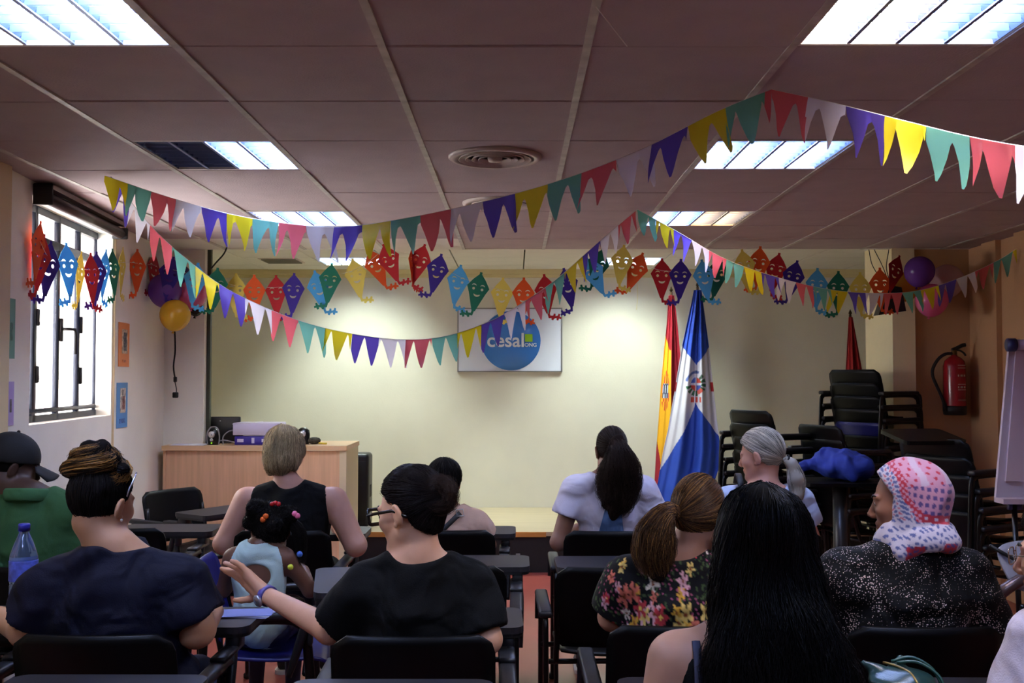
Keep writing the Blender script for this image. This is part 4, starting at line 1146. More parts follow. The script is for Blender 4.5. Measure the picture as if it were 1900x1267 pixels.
def nets(v, ax):
    """naive surface nets on a non-uniform grid"""
    v = v.copy()
    for a in (0, 1, 2):
        i0 = [slice(None)]*3; i0[a] = 0; i1 = [slice(None)]*3; i1[a] = -1
        v[tuple(i0)] = np.maximum(v[tuple(i0)], 0.001); v[tuple(i1)] = np.maximum(v[tuple(i1)], 0.001)
    ins = v < 0
    c = np.zeros([n-1 for n in v.shape], dtype=np.int8)
    for dx in (0, 1):
        for dy in (0, 1):
            for dz in (0, 1):
                c += ins[dx:ins.shape[0]-1+dx, dy:ins.shape[1]-1+dy, dz:ins.shape[2]-1+dz]
    act = (c > 0) & (c < 8)
    idx = np.argwhere(act)
    ids = np.full(c.shape, -1, dtype=np.int32); ids[act] = np.arange(len(idx))
    corners = [(a, b, d) for a in (0, 1) for b in (0, 1) for d in (0, 1)]
    cv = np.stack([v[idx[:, 0]+a, idx[:, 1]+b, idx[:, 2]+d] for a, b, d in corners], 1)
    P = np.stack([np.stack([ax[0][idx[:, 0]+a], ax[1][idx[:, 1]+b], ax[2][idx[:, 2]+d]], 1) for a, b, d in corners], 1)
    acc = np.zeros((len(idx), 3), np.float64); cnt = np.zeros(len(idx))
    for i in range(8):
        for j in range(i+1, 8):
            if sum(abs(corners[i][q]-corners[j][q]) for q in range(3)) != 1: continue
            va, vb = cv[:, i], cv[:, j]
            m = (va < 0) != (vb < 0)
            t = (va[m] / (va[m] - vb[m]))[:, None]
            acc[m] += P[m, i] + (P[m, j]-P[m, i])*t; cnt[m] += 1
    V = acc / cnt[:, None]
    Q = []
    for a in range(3):
        b, d = (a+1) % 3, (a+2) % 3
        s0 = [slice(None)]*3; s1 = [slice(None)]*3
        s0[a] = slice(0, -1); s1[a] = slice(1, None)
        A, B = ins[tuple(s0)], ins[tuple(s1)]
        ch = np.argwhere(A != B)
        ok = (ch[:, b] > 0) & (ch[:, d] > 0) & (ch[:, b] < v.shape[b]-1) & (ch[:, d] < v.shape[d]-1)
        ch = ch[ok]
        def cid(db, dd):
            q = ch.copy(); q[:, b] -= db; q[:, d] -= dd
            return ids[q[:, 0], q[:, 1], q[:, 2]]
        q = np.stack([cid(1, 1), cid(0, 1), cid(0, 0), cid(1, 0)], 1)
        fl = ~A[ch[:, 0], ch[:, 1], ch[:, 2]]
        q[fl] = q[fl][:, ::-1]
        Q.append(q)
    Q = np.concatenate(Q); Q = Q[(Q >= 0).all(1)]
    return V.astype(np.float32), Q

# ------------------------------------------------------------------ head, hand
def head_shape(F, T, hs, ears=True, nose=1.0, jaw=1.0):
    S = lambda *p: tuple(x*hs for x in p)
    F.ell(S(0, -0.012, 0.03), S(0.074, 0.096, 0.09), 0.02, T)
    F.ell(S(0, 0.036, -0.03), S(0.060*jaw, 0.056, 0.078), 0.035, T)
    F.cap(S(-0.045, 0.01, -0.058), S(-0.018, 0.068, -0.094), 0.020*hs*jaw, 0.017*hs, 0.03, T)
    F.cap(S(0.045, 0.01, -0.058), S(0.018, 0.068, -0.094), 0.020*hs*jaw, 0.017*hs, 0.03, T)
    F.ell(S(0, 0.074, -0.098), S(0.020, 0.018, 0.016), 0.022, T)
    for sx in (-1, 1):
        F.ell(S(sx*0.040, 0.058, -0.022), S(0.024, 0.026, 0.022), 0.025, T)
        F.ell(S(sx*0.031, 0.098, 0.008), S(0.016, 0.014, 0.011), 0.012, T, mode='sub')
        F.ell(S(sx*0.031, 0.077, 0.007), S(0.0155, 0.0135, 0.0125), 0.004, T)
        F.cap(S(sx*0.014, 0.090, 0.024), S(sx*0.046, 0.078, 0.024), 0.007*hs, 0.006*hs, 0.012, T)
        F.ell(S(sx*0.011, 0.099, -0.036), S(0.009, 0.010, 0.007), 0.006, T)
    F.cap(S(0, 0.087, 0.014), S(0, 0.110*nose, -0.029), 0.007*hs, 0.0105*hs, 0.010, T)
    F.cap(S(-0.017, 0.086, -0.060), S(0.017, 0.086, -0.060), 0.007*hs, None, 0.010, T)
    F.cap(S(-0.009, 0.093, -0.0585), S(0.009, 0.093, -0.0585), 0.0055*hs, None, 0.006, T)
    F.cap(S(-0.011, 0.090, -0.070), S(0.011, 0.090, -0.070), 0.0062*hs, None, 0.006, T)
    F.cap(S(-0.022, 0.097, -0.0645), S(0.022, 0.097, -0.0645), 0.0022*hs, None, 0.003, T, mode='sub')
    if ears:
        for sx in (-1, 1):
            Re = rotm(sx*20, -8, sx*8)
            F.ell(S(sx*0.082, -0.010, -0.006), S(0.010, 0.020, 0.033), 0.006, T, R=Re)
            F.ell(S(sx*0.095, -0.006, -0.002), S(0.007, 0.010, 0.019), 0.006, T, R=Re, mode='sub')
            F.ell(S(sx*0.078, 0.004, -0.034), S(0.006, 0.008, 0.010), 0.006, T)

def hand_shape(F, W, d, s, curl=(20, 25, 18), spread=5.0, hs=1.0, k=0.006, thumb=35, spreadv=None):
    """W wrist, d finger direction, s thumb side; palm faces d x s"""
    d = Vector(d).normalized(); s = Vector(s); s = (s - d*s.dot(d)).normalized(); n = d.cross(s)
    W = Vector(W)
    base = []
    for i, (off, L) in enumerate(((0.030, 0.072), (0.010, 0.080), (-0.010, 0.075), (-0.029, 0.060))):
        b = W + (d*(0.090 - 0.006*abs(i-1)) + s*off)*hs
        base.append((b, L*hs, off))
        F.cap(tuple(W + s*off*0.55*hs + d*0.008), tuple(b), 0.0135*hs, 0.0105*hs, 0.014)
    F.cap(tuple(W + d*0.02 + s*0.012*hs), tuple(W + d*0.06*hs + s*0.022*hs), 0.017*hs, 0.014*hs, 0.014)
    F.cap(tuple(W + d*0.02 - s*0.012*hs), tuple(W + d*0.07*hs - s*0.016*hs), 0.015*hs, 0.012*hs, 0.014)
    for i, (b, L, off) in enumerate(base):
        sp = (spreadv[i] if spreadv else spread*(1.5-i))
        dd = (d*math.cos(math.radians(sp)) + s*math.sin(math.radians(sp))).normalized()
        a = 0; p = b
        for j, f in enumerate((0.45, 0.32, 0.23)):
            a += curl[j]*(1 + 0.12*i)
            v = dd*math.cos(math.radians(a)) + n*math.sin(math.radians(a))
            q = p + v*(L*f)
            F.cap(tuple(p), tuple(q), (0.0092-0.0009*j)*hs, (0.0086-0.0009*j)*hs, k)
            p = q
    p = W + (d*0.022 + s*0.022)*hs
    v = (d*math.cos(math.radians(thumb)) + s*math.sin(math.radians(thumb)) + n*0.25).normalized()
    q = p + v*0.046*hs; F.cap(tuple(p), tuple(q), 0.015*hs, 0.0105*hs, 0.010)
    v2 = (v + d*0.35 + n*0.1).normalized(); q2 = q + v2*0.032*hs; F.cap(tuple(q), tuple(q2), 0.0105*hs, 0.0095*hs, k)
    q3 = q2 + (v2 + d*0.2).normalized()*0.026*hs; F.cap(tuple(q2), tuple(q3), 0.0095*hs, 0.0075*hs, k)

SKIN = {}
def skin_mat(col):
    return mat('skin %s' % (col,), col, 0.5, noise=0.06, nscale=14, bump=0.04, bscale=220, sss=0.06)

def person(label, origin, H, head=(0, 0, 0), hs=0.95, sc=1.0, sw=0.185, girth=1.0, dz=0.0, skin=(196, 146, 116),
           arms=None, top=None, pants=(24, 24, 30), shoes=(26, 24, 26), bare_legs=False, ears=True, nose=1.0, neck_r=0.052, rz=0.0, hands=True, face=True, lips=(150, 84, 76), lean=0.0, drop=0.0):
    """seated person whose local origin is the origin of the chair; returns a dict with the root, head frame and joints"""
    root = thing('person', label, 'person', (origin[0], origin[1], 0), rz)
    g = girth
    mp = lambda x, y, z: (x*sc, 0.02 + y*sc, 0.46 + (z-0.46)*sc)
    sy = 0.17 + lean
    sh = {s: np.array(mp(s*sw, sy, 1.005+dz-drop)) for s in (-1, 1)}
    arms = arms or {}
    dflt = lambda s: dict(e=mp(s*(sw+0.06), 0.22, 0.76), w=mp(s*0.13, 0.44, 0.765), d=(-s*0.6, 0.8, 0), t=(-s*0.5, -0.2, 0.8))
    A = {s: {**dflt(s), **arms.get(s, {})} for s in (-1, 1)}
    H = np.array(H, np.float32); R = rotm(*head); T = (R, H)
    lo = np.min([A[s]['w'] for s in (-1, 1)] + [A[s]['e'] for s in (-1, 1)] + [(-sw*sc-0.12, 0, 0.5), H-0.16], 0) - 0.05
    hi = np.max([A[s]['w'] for s in (-1, 1)] + [A[s]['e'] for s in (-1, 1)] + [(sw*sc+0.12, 0.35, 1.0), H+0.16], 0) + 0.05
    fx, fy, fz = [], [], []
    if hands:
        for s in (-1, 1):
            w = np.array(A[s]['w']); dd = np.array(Vector(A[s]['d']).normalized())*0.2*sc
            a, b = np.minimum(w, w+dd) - 0.055, np.maximum(w, w+dd) + 0.055
            lo = np.minimum(lo, a); hi = np.maximum(hi, b)
            fh = A[s].get('fine', 0.006)
            fx.append((a[0], b[0], fh)); fy.append((a[1], b[1], fh)); fz.append((a[2], b[2], fh))
    fh = 0.0045 if face else 0.006
    fx.append((H[0]-0.12, H[0]+0.12, fh)); fy.append((H[1]-0.13, H[1]+0.13, fh)); fz.append((H[2]-0.13, H[2]+0.13, fh))
    lo[2] = max(lo[2], 0.46)
    F = Field(lo, hi, 0.011, fx, fy, fz)
    # torso
    F.ell(mp(0, 0.205, 0.58), (0.165*g*sc, 0.12*sc*g, 0.11*sc), 0.05)
    F.ell(mp(0, sy+0.01, 0.74+dz/2), (0.140*g*sc, 0.105*g*sc, 0.17*sc), 0.05)
    F.ell(mp(0, sy+0.005, 0.92+dz), (0.160*g*sc, 0.108*sc*(g+1)/2, 0.15*sc), 0.05)
    for s in (-1, 1): F.cap(mp(0, sy, 1.025+dz), mp(s*(sw-0.03), sy, 0.998+dz-drop), 0.056*sc, 0.052*sc, 0.05)
    nb = np.array(mp(0, sy-0.005, 1.045+dz))
    hb = R @ (np.array((0, -0.030, -0.055), np.float32)*hs) + H
    F.cap(tuple(nb), tuple(hb), neck_r*sc*1.08, neck_r*sc, 0.016)
    for s in (-1, 1):
        F.cap(mp(s*0.02, sy-0.02, 1.085+dz), mp(s*sw*0.75, sy-0.005, 1.025+dz-drop*0.8), 0.038*sc, 0.034*sc, 0.04)
        e, w = np.array(A[s]['e']), np.array(A[s]['w']); ag = A[s].get('g', 1.0)*sc*(0.5+0.5*g)
        F.cap(tuple(sh[s]), tuple(e), 0.054*ag, 0.042*ag, 0.03)
        F.cap(tuple(e), tuple(w), 0.043*ag, 0.027*sc, 0.02)
        if hands: hand_shape(F, w, A[s]['d'], A[s]['t'], A[s].get('curl', (22, 28, 20)), hs=A[s].get('hs', 0.92*sc if sc < 0.9 else 0.95), spreadv=A[s].get('spread'), thumb=A[s].get('thumb', 35))
    head_shape(F, T, hs, ears, nose)
    me = F.mesh('body')
    me.materials.append(skin_mat(skin)); me.materials.append(mat('lips %s' % (lips,), lips, 0.4))
    if face:
        n = len(me.polygons); cen = np.empty(n*3, np.float32); me.polygons.foreach_get('center', cen)
        L = (cen.reshape(-1, 3) - H) @ R / hs
        lipm = (np.abs(L[:, 0]) < 0.021) & (L[:, 1] > 0.085) & (L[:, 2] > -0.0765) & (L[:, 2] < -0.0535) & (np.abs(L[:, 0]) < 0.023 - np.abs(L[:, 2]+0.065)*0.9)
        me.polygons.foreach_set('material_index', lipm.astype(np.int32))
    body = link('body', me, None, root)
    if face:
        for s in (-1, 1):
            c = R @ (np.array((s*0.031, 0.0835, 0.006), np.float32)*hs) + H
            ey = obj('eye', MB().sphere((0, 0, 0), 0.0088*hs, 14, 8), mat('eye white', (206, 198, 190), 0.2), root, tuple(c))
            ey.rotation_euler = Matrix(R.tolist()).to_euler()
            obj('iris', MB().lathe([(0.001, 0.0093*hs), (0.0035*hs, 0.0086*hs), (0.0046*hs, 0.0076*hs), (0.001, 0.0070*hs)], 12, Matrix.Rotation(-PI/2, 4, 'X')), mat('dark iris', (36, 22, 16), 0.15), ey)
            br = [R @ (np.array(p, np.float32)*hs) + H for p in ((s*0.014, 0.0975, 0.0255), (s*0.030, 0.0925, 0.031), (s*0.047, 0.081, 0.0275))]
            obj('eyebrow', MB().tube([tuple(p) for p in br], [0.003*hs, 0.0036*hs, 0.0016*hs], 6), mat('dark eyebrow', (34, 24, 20), 0.8), root)
    # garments
    if top:
        h = top.get('h', 0.009)
        sl = top.get('sleeve', 'short')
        tlo = np.array(mp(-sw-0.24, -0.03, 0.46)); thi = np.array(mp(sw+0.24, 0.42, 1.13+dz))
        for s in (-1, 1):
            e = np.array(A[s]['e']); w = np.array(A[s]['w'])
            tlo = np.minimum(tlo, e-0.12); thi = np.maximum(thi, e+0.12)
            if sl == 'long': tlo = np.minimum(tlo, w-0.08); thi = np.maximum(thi, w+0.08)
        tlo[2] = max(tlo[2], 0.47)
        G = Field(tlo, thi, h)
        o = top.get('grow', 0.014)*sc
        lw = top.get('loose', 1.0)
        G.ell(mp(0, 0.205, 0.60), (0.168*g*sc*lw+o, 0.122*g*sc+o, 0.13*sc), 0.05)
        G.ell(mp(0, sy+0.01, 0.76+dz/2), (0.148*g*sc*lw+o, 0.106*g*sc+o, 0.19*sc), 0.06)
        G.ell(mp(0, sy+0.005, 0.92+dz), (0.163*g*sc+o, 0.108*sc*(g+1)/2+o, 0.15*sc), 0.05)
        cw_ = sw-0.04 if sl != 'none' else top.get('strap', sw-0.05)
        for s in (-1, 1): G.cap(mp(0, sy, 1.025+dz), mp(s*cw_, sy, 0.998+dz-drop), 0.056*sc+o, 0.052*sc+o, 0.05)
        for s in (-1, 1):
            G.cap(mp(s*0.03, sy-0.02, 1.072+dz), mp(s*sw*0.75, sy-0.005, 1.02+dz-drop*0.8), 0.035*sc+o, 0.033*sc+o, 0.04)
            e = np.array(A[s]['e']); w = np.array(A[s]['w']); ag = A[s].get('g', 1.0)*sc*(0.5+0.5*g)
            f = top.get('sleeve_len', 0.62); fl = top.get('flare', 0.016)
            if sl == 'short':
                end = sh[s] + (e-sh[s])*f; dv = (e-sh[s]); dv = dv/np.linalg.norm(dv)
                G.cap(tuple(sh[s]), tuple(end + dv*0.06), 0.056*ag+o, 0.049*ag+o+fl, 0.03, clip=[(end, dv)])
            elif sl == 'long':
                G.cap(tuple(sh[s]), tuple(e), 0.056*ag+o, 0.046*ag+o, 0.03)
                dv = (w-e)/np.linalg.norm(w-e); G.cap(tuple(e), tuple(w), 0.046*ag+o, 0.034*ag+o, 0.03, clip=[(w-dv*0.02, dv)])
            elif sl == 'none':
                # open armholes
                G.cap(tuple(sh[s] + np.array((s*0.005, 0, 0.03))), tuple(sh[s] + np.array((s*0.055, 0, -0.19*sc))), 0.06*sc, 0.055*sc, 0.012, mode='sub')
        nk = top.get('neck', dict(c=(0, sy-0.005, 1.115+dz), r=(0.085, 0.09, 0.07)))
        if nk: G.ell(mp(*nk['c']), tuple(x*sc for x in nk['r']), 0.012, mode='sub')
        for cc, rr in top.get('cut', ()): G.ell(mp(*cc), tuple(x*sc for x in rr), 0.01, mode='sub')
        if top.get('folds', 0.003): G.folds(top.get('folds', 0.003), top.get('fk', (14, 14, 34)), top.get('seed', 3))
        tm_ = G.mesh(top.get('name', 'shirt'))
        if 'paint' in top:
            V = np.empty(len(tm_.vertices)*3, np.float32); tm_.vertices.foreach_get('co', V); paint(tm_, top['paint'](V.reshape(-1, 3)))
        tm_.materials.append(top['mat'])
        link(top.get('name', 'shirt'), tm_, None, root)
    # legs
    if pants is not None:
        K = Field(mp(-0.32, 0.02, 0.0)[:2] + (0.06,), mp(0.32, 0.80, 0)[:2] + (0.68,), 0.014)
        K.ell(mp(0, 0.21, 0.57), (0.178*g*sc, 0.13*g*sc, 0.10*sc), 0.05)
        for s in (-1, 1):
            hip, kn, an = mp(s*0.09, 0.24, 0.56), mp(s*0.11, 0.60, 0.53), (s*0.11*sc, 0.02+0.56*sc, 0.11 if sc > 0.85 else 0.20)
            K.cap(hip, kn, 0.088*sc*g, 0.062*sc, 0.04); K.cap(kn, an, 0.062*sc, 0.042*sc, 0.03)
        pm = K.mesh('trousers'); pm.materials.append(mat('trouser cloth %s' % (pants,), pants, 0.85, bump=0.1, bscale=200)); link('trousers', pm, None, root)
        zb = 0.0 if sc > 0.85 else 0.09
        for s in (-1, 1):
            x = s*0.11*sc; y = 0.02+0.56*sc
            sm = MB(); prof = []
            sm.tube([(x, y-0.05, zb+0.045), (x, y-0.02, zb+0.048), (x, y+0.05, zb+0.045), (x, y+0.13, zb+0.036), (x, y+0.18, zb+0.03), (x, y+0.195, zb+0.028)], [0.025, 0.036, 0.036, 0.040, 0.032, 0.012], 12, up=(0, 0, 1), ry=[0.03, 0.042, 0.04, 0.03, 0.022, 0.01])
            sm.tube([(x, y, zb+0.05), (x, y, zb+0.12)], 0.035, 10)
            sh_o = obj('shoe', sm, mat('shoe %s' % (shoes,), shoes, 0.5), root)
            obj('shoe_sole', MB().prism(rrect(x-0.042, y-0.075, x+0.042, y+0.20, 0.04, 5), zb, zb+0.02), mat('white sole', (196, 190, 186), 0.6), sh_o)
    return dict(root=root, T=T, H=H, R=R, hs=hs, A=A, sh=sh, mp=mp, sc=sc, sy=sy, dz=dz, sw=sw)

# ------------------------------------------------------------------ hair
def strands_mesh(name, P, r, m, parent, taper=True, label=None):
    """P (n, k, 3) strand paths -> three-sided tubes"""
    if P.shape[1] > 9: P = P[:, np.unique(np.r_[np.arange(0, P.shape[1], 2), P.shape[1]-1])]
    n, k, _ = P.shape
    t = np.gradient(P, axis=1); t /= (np.linalg.norm(t, axis=2, keepdims=True) + 1e-9)
    ref = np.where(np.abs(t[..., 2:3]) < 0.85, np.array((0, 0, 1.0)), np.array((1.0, 0, 0)))
    u = np.cross(t, ref); u /= (np.linalg.norm(u, axis=2, keepdims=True) + 1e-9); w = np.cross(t, u)
    rr = np.full((n, k, 1), r) if np.isscalar(r) else r
    if taper: rr = rr*np.linspace(1, 0.35, k)[None, :, None]
    ring = [P + rr*(u*math.cos(a) + w*math.sin(a)) for a in (0, 2*PI/3, 4*PI/3)]
    V = np.stack(ring, 2).reshape(-1, 3)
    base = (np.arange(n)[:, None]*k + np.arange(k-1)[None, :])*3
    Q = []
    for j in range(3):
        j2 = (j+1) % 3
        Q.append(np.stack([base+j, base+3+j, base+3+j2, base+j2], -1).reshape(-1, 4))
    me = mesh_from_arrays(name, V, np.concatenate(Q), 4)
    me.materials.append(m)
    o = link(name, me, None, parent); o['kind'] = 'stuff'
    if label: o['label'] = label
    return o

def trace(F, starts, flow, n, step, lift=0.003, jitter=0.0):
    """walk along the surface of field F (uniform grid) following flow(p)"""
    ax = F.ax; v = F.v
    g = np.gradient(v, ax[0], ax[1], ax[2])
    def samp(a, p):
        f = []
        for i in range(3):
            q = (p[:, i]-ax[i][0])/(ax[i][1]-ax[i][0]); f.append(np.clip(q, 0, len(ax[i])-1.001))
        i0 = [q.astype(int) for q in f]; t = [q-i for q, i in zip(f, i0)]
        o = 0
        for dx in (0, 1):
            for dy in (0, 1):
                for dz in (0, 1):
                    wgt = (t[0] if dx else 1-t[0])*(t[1] if dy else 1-t[1])*(t[2] if dz else 1-t[2])
                    o = o + a[i0[0]+dx, i0[1]+dy, i0[2]+dz]*wgt
        return o
    p = starts.copy(); out = []
    lf = lift*0.6 + rng.uniform(-0.0016, 0.0016, len(p))
    for _ in range(n):
        N = np.stack([samp(a, p) for a in g], 1); N /= (np.linalg.norm(N, axis=1, keepdims=True)+1e-9)
        for _k in range(2):
            p = p - N*(samp(v, p)-lf)[:, None]*0.8
        out.append(p.copy())
        d = flow(p); d = d - N*(d*N).sum(1, keepdims=True); d /= (np.linalg.norm(d, axis=1, keepdims=True)+1e-6)
        p = p + d*step
    return np.stack(out, 1)

def wiggle(P, amp, freq, grow=True):
    n, k, _ = P.shape
    s = np.linspace(0, 1, k)[None, :]
    a = amp*(s if grow else 1.0)*rng.uniform(0.5, 1.3, (n, 1))
    ph = rng.uniform(0, 6.28, (n, 3, 1)); fr = freq*rng.uniform(0.7, 1.3, (n, 3, 1))
    return P + np.stack([a*np.sin(fr[:, i]*s*6.28 + ph[:, i]) for i in range(3)], 2)

def bundle(guide, radii, n, k=24, flat=(1, 1, 1), amp=0.004, freq=2.0, spread=1.0):
    """strands following a guide line inside a changing radius"""
    n = int(n*1.75)
    G = np.array([tuple(p) for p in catmull(guide, 8)]); L = np.concatenate([[0], np.cumsum(np.linalg.norm(np.diff(G, axis=0), axis=1))])
    s = np.linspace(0, L[-1], k); C0 = np.stack([np.interp(s, L, G[:, i]) for i in range(3)], 1)
    R0 = np.interp(s/L[-1], np.linspace(0, 1, len(radii)), radii)
    t = np.gradient(C0, axis=0); t /= np.linalg.norm(t, axis=1, keepdims=True)
    ref = np.array((0.0, 1, 0.15)); u = np.cross(t, ref); u /= np.linalg.norm(u, axis=1, keepdims=True); w = np.cross(t, u)
    a = rng.uniform(0, 2*PI, (n, 1)); r = np.sqrt(rng.uniform(0.35, 1, (n, 1)))*spread
    off = u[None]*(r*np.cos(a)*R0[None])[..., None] + w[None]*(r*np.sin(a)*R0[None])[..., None]
    P = C0[None] + off*np.array(flat)
    cut = rng.uniform(0.82, 1.0, n)
    # uneven strand lengths
    for i in range(n):
        q = np.linspace(0, cut[i]*(k-1), k); f = np.floor(q).astype(int); f2 = np.minimum(f+1, k-1); tt = (q-f)[:, None]
        P[i] = P[i][f]*(1-tt) + P[i][f2]*tt
    return wiggle(P, amp, freq)

def hair_mat(col, name=None, island=0.35, rough=0.45, spec=0.2):
    return mat(name or 'hair %s' % (col,), col, rough, island=island, spec=spec, noise=0.15, nscale=18)

def clip_hair(T, hs, front=0.93, back=0.55, y0=0.008, nape=-0.085):
    R, H = T
    def f(X, Y, Z):
        px, py, pz = X-H[0], Y-H[1], Z-H[2]
        ly = (px*R[0, 1] + py*R[1, 1] + pz*R[2, 1])/hs; lz = (px*R[0, 2] + py*R[1, 2] + pz*R[2, 2])/hs
        lx = (px*R[0, 0] + py*R[1, 0] + pz*R[2, 0])/hs
        d1 = ly - y0 - np.maximum(front*lz, back*lz)
        return np.maximum(d1*0.7, nape-lz)*hs
    return f

def hair_base(P, lo, hi, thick=0.012, h=0.006, ears=False, side=0.6, **kw):
    """scalp hair volume for person P; lo/hi box in person space"""
    F = Field(lo, hi, h); T, hs = P['T'], P['hs']
    t = thick
    F.ell((0, -0.014*hs, 0.032*hs), (0.075*hs+t*side, 0.097*hs+t, 0.090*hs+t), 0.02, T, clip=clip_hair(T, hs, **kw))
    if ears:
        for s in (-1, 1): F.ell((s*0.092*hs, -0.004*hs, -0.012*hs), (0.026*hs, 0.026*hs, 0.036*hs), 0.006, T, mode='sub')
    return F

def head_pt(P, x, y, z):
    return P['R'] @ (np.array((x, y, z), np.float32)*P['hs']) + P['H']

def surface_starts(F, n, cond=None):
    n = int(n*1.75)
    V, Q = nets(F.v, F.ax)
    if cond is not None: V = V[cond(V)]
    return V[rng.integers(0, len(V), n)].astype(np.float64)

BASEH = {}
def base_mat(m):
    """matte undercoat in the colour of the strands"""
    c = m.node_tree.nodes['Principled BSDF'].inputs['Base Color'].default_value
    if m.name not in BASEH:
        k = bpy.data.materials.new(m.name + ' undercoat'); k.use_nodes = True
        q = k.node_tree.nodes['Principled BSDF']; q.inputs['Base Color'].default_value = (c[0]*0.6, c[1]*0.6, c[2]*0.6, 1)
        q.inputs['Roughness'].default_value = 0.9; q.inputs['Specular IOR Level'].default_value = 0.1
        BASEH[m.name] = k
    return BASEH[m.name]
def add_hair_mesh(F, P, m, name='hair'):
    me = F.mesh(name); me.materials.append(base_mat(m)); return link(name, me, None, P['root'])

def drape(P, target, pts, lift=0.004):
    """lay points (x, z) on the back of a garment or body of person P"""
    from mathutils.bvhtree import BVHTree
    trees = []
    for ch in P['root'].children:
        if ch.name.split('.')[0] in target and ch.type == 'MESH':
            me = ch.data; trees.append(BVHTree.FromPolygons([v.co.copy() for v in me.vertices], [tuple(q.vertices) for q in me.polygons]))
    out = []
    for x, z in pts:
        best = None
        for t in trees:
            h = t.ray_cast(Vector((x, -1.0, z)), Vector((0, 1, 0)))
            if h[0] is not None and (best is None or h[0].y < best[0].y): best = h
        out.append(best[0] + best[1]*lift if best else (out[-1] if out else Vector((x, 0.1, z))))
    return out
# ================================================================== the people
def lp(o, px, py, d):
    v = at(px, py, d); return np.array((v.x-o[0], v.y-o[1], v.z))
def org(k): return (CH[k].location.x, CH[k].location.y)
def cloth(name, col, rough=0.85, noise=0.08, bump=0.15): return mat(name, col, rough, noise=noise, nscale=10, bump=bump, bscale=260, wrinkle=0.75, spec=0.2)
SR = 0.55
def toward(target): return lambda p: np.asarray(target)[None, :] - p
down = lambda p: np.tile(np.array((0.0, 0, -1.0)), (len(p), 1))
def box_about(P, r=0.17, dn=0.2, up=0.17): return (P['H'] - np.array((r, r, dn)), P['H'] + np.array((r, r, up)))
BLACKH = hair_mat((20, 15, 14), island=0.6); DARKB = hair_mat((46, 32, 26), island=0.5); BROWN = hair_mat((96, 66, 40), island=0.45); GOLD = hair_mat((168, 122, 62), island=0.4)
BLONDE = hair_mat((192, 168, 124), island=0.3); GREYH = hair_mat((196, 186, 168), island=0.35); DGREY = hair_mat((70, 64, 58))
M_GLASSF = mat('black spectacle plastic', (14, 13, 14), 0.25)
def spectacles(P, m, name='glasses', w=0.03, h=0.022, up=0.0, th=0.003, lens=True, back=-0.012):
    g = bpy.data.objects.new(name, None); C.objects.link(g); g.parent = P['root']; g.empty_display_size = 0.05
    T = Matrix.Translation(P['H'].tolist()) @ Matrix(P['R'].tolist()).to_4x4()
    hs = P['hs']
    for s in (-1, 1):
        ring = [(s*0.034 + w*(math.copysign(abs(math.cos(a))**0.35, math.cos(a))), 0.112 - 0.006*abs(math.cos(a))*0 - 0.004*(1 if s*math.cos(a) > 0 else 0), up + 0.004 + h*(math.copysign(abs(math.sin(a))**0.35, math.sin(a)))) for a in [2*PI*i/32 for i in range(33)]]
        obj('spectacle_rim', MB().tube([T @ (Vector(p)*hs) for p in ring], th, 6), m, g)
        obj('temple', MB().tube([T @ (Vector(p)*hs) for p in ((s*0.066, 0.108, up+0.010), (s*0.080, 0.08, up+0.010), (s*0.086, 0.0, up+0.008), (s*0.082, back-0.03, up-0.018))], th*0.9, 6), m, g)
    obj('bridge', MB().tube([T @ (Vector(p)*hs) for p in ((-0.008, 0.112, up+0.010), (0, 0.115, up+0.012), (0.008, 0.112, up+0.010))], th, 6), m, g)
    return g
def beads(P, pts, r, col, name='hair_bead'):
    for p in pts: obj(name, MB().sphere((0, 0, 0), r, 14, 9), mat('bead %s' % (col,), col, 0.2), P['root'], tuple(p))
def stud(P, s, col=(222, 216, 206)):
    c = head_pt(P, s*0.084, 0.004, -0.043); obj('earring', MB().sphere((0, 0, 0), 0.0045, 10, 7), mat('pearl', col, 0.2), P['root'], tuple(c))

# ------------------------------------------------ girl, white tee, long ponytail
o = org('tee')
P = person('girl in white t-shirt with long dark wavy ponytail, back turned', o, (lp(o, 1131, 0, o[1]+0.2)[0], 0.19, 1.185), head=(8, -8, 0), hs=0.92, sw=0.165, girth=0.88, skin=(150, 108, 88), dz=-0.01,
           arms={-1: dict(e=(-0.25, 0.17, 0.74), w=(-0.16, 0.42, 0.765)), 1: dict(e=(0.26, 0.20, 0.76), w=(0.22, 0.46, 0.775))},
           top=dict(mat=cloth('white tee cotton', (206, 200, 214)), sleeve='short', sleeve_len=0.5, flare=0.022, folds=0.004, grow=0.02), pants=(40, 44, 60), face=False, shoes=(30, 28, 30))
F = hair_base(P, *box_about(P), thick=0.010)
tie = head_pt(P, 0.0, -0.115, 0.02)
add_hair_mesh(F, P, DARKB)
strands_mesh('hair_strands', trace(F, surface_starts(F, 420), toward(tie), 12, 0.010), 0.0014*SR, DARKB, P['root'])
gd = [tie, tie + (0.0, -0.05, 0.01), tie + (0.01, -0.07, -0.07), tie + (0.01, -0.05, -0.16), tie + (0.0, -0.04, -0.26), tie + (-0.02, -0.03, -0.32)]
rd = [0.02, 0.055, 0.10, 0.115, 0.10, 0.05]
K = Field(tie - np.array((0.17, 0.2, 0.42)), tie + np.array((0.17, 0.14, 0.10)), 0.008)
K.chain(gd, [r*0.66 for r in rd], 0.03, sq=((0, 1, 0), 0.5)); K.folds(0.006, (60, 30, 14), 4)
me = K.mesh('ponytail'); me.materials.append(base_mat(DARKB)); tail = link('ponytail', me, None, P['root'])
strands_mesh('ponytail_strands', bundle(gd, rd, 800, 28, (1, 0.65, 1), 0.012, 2.6), 0.0017*SR, DARKB, P['root'])
pn = []
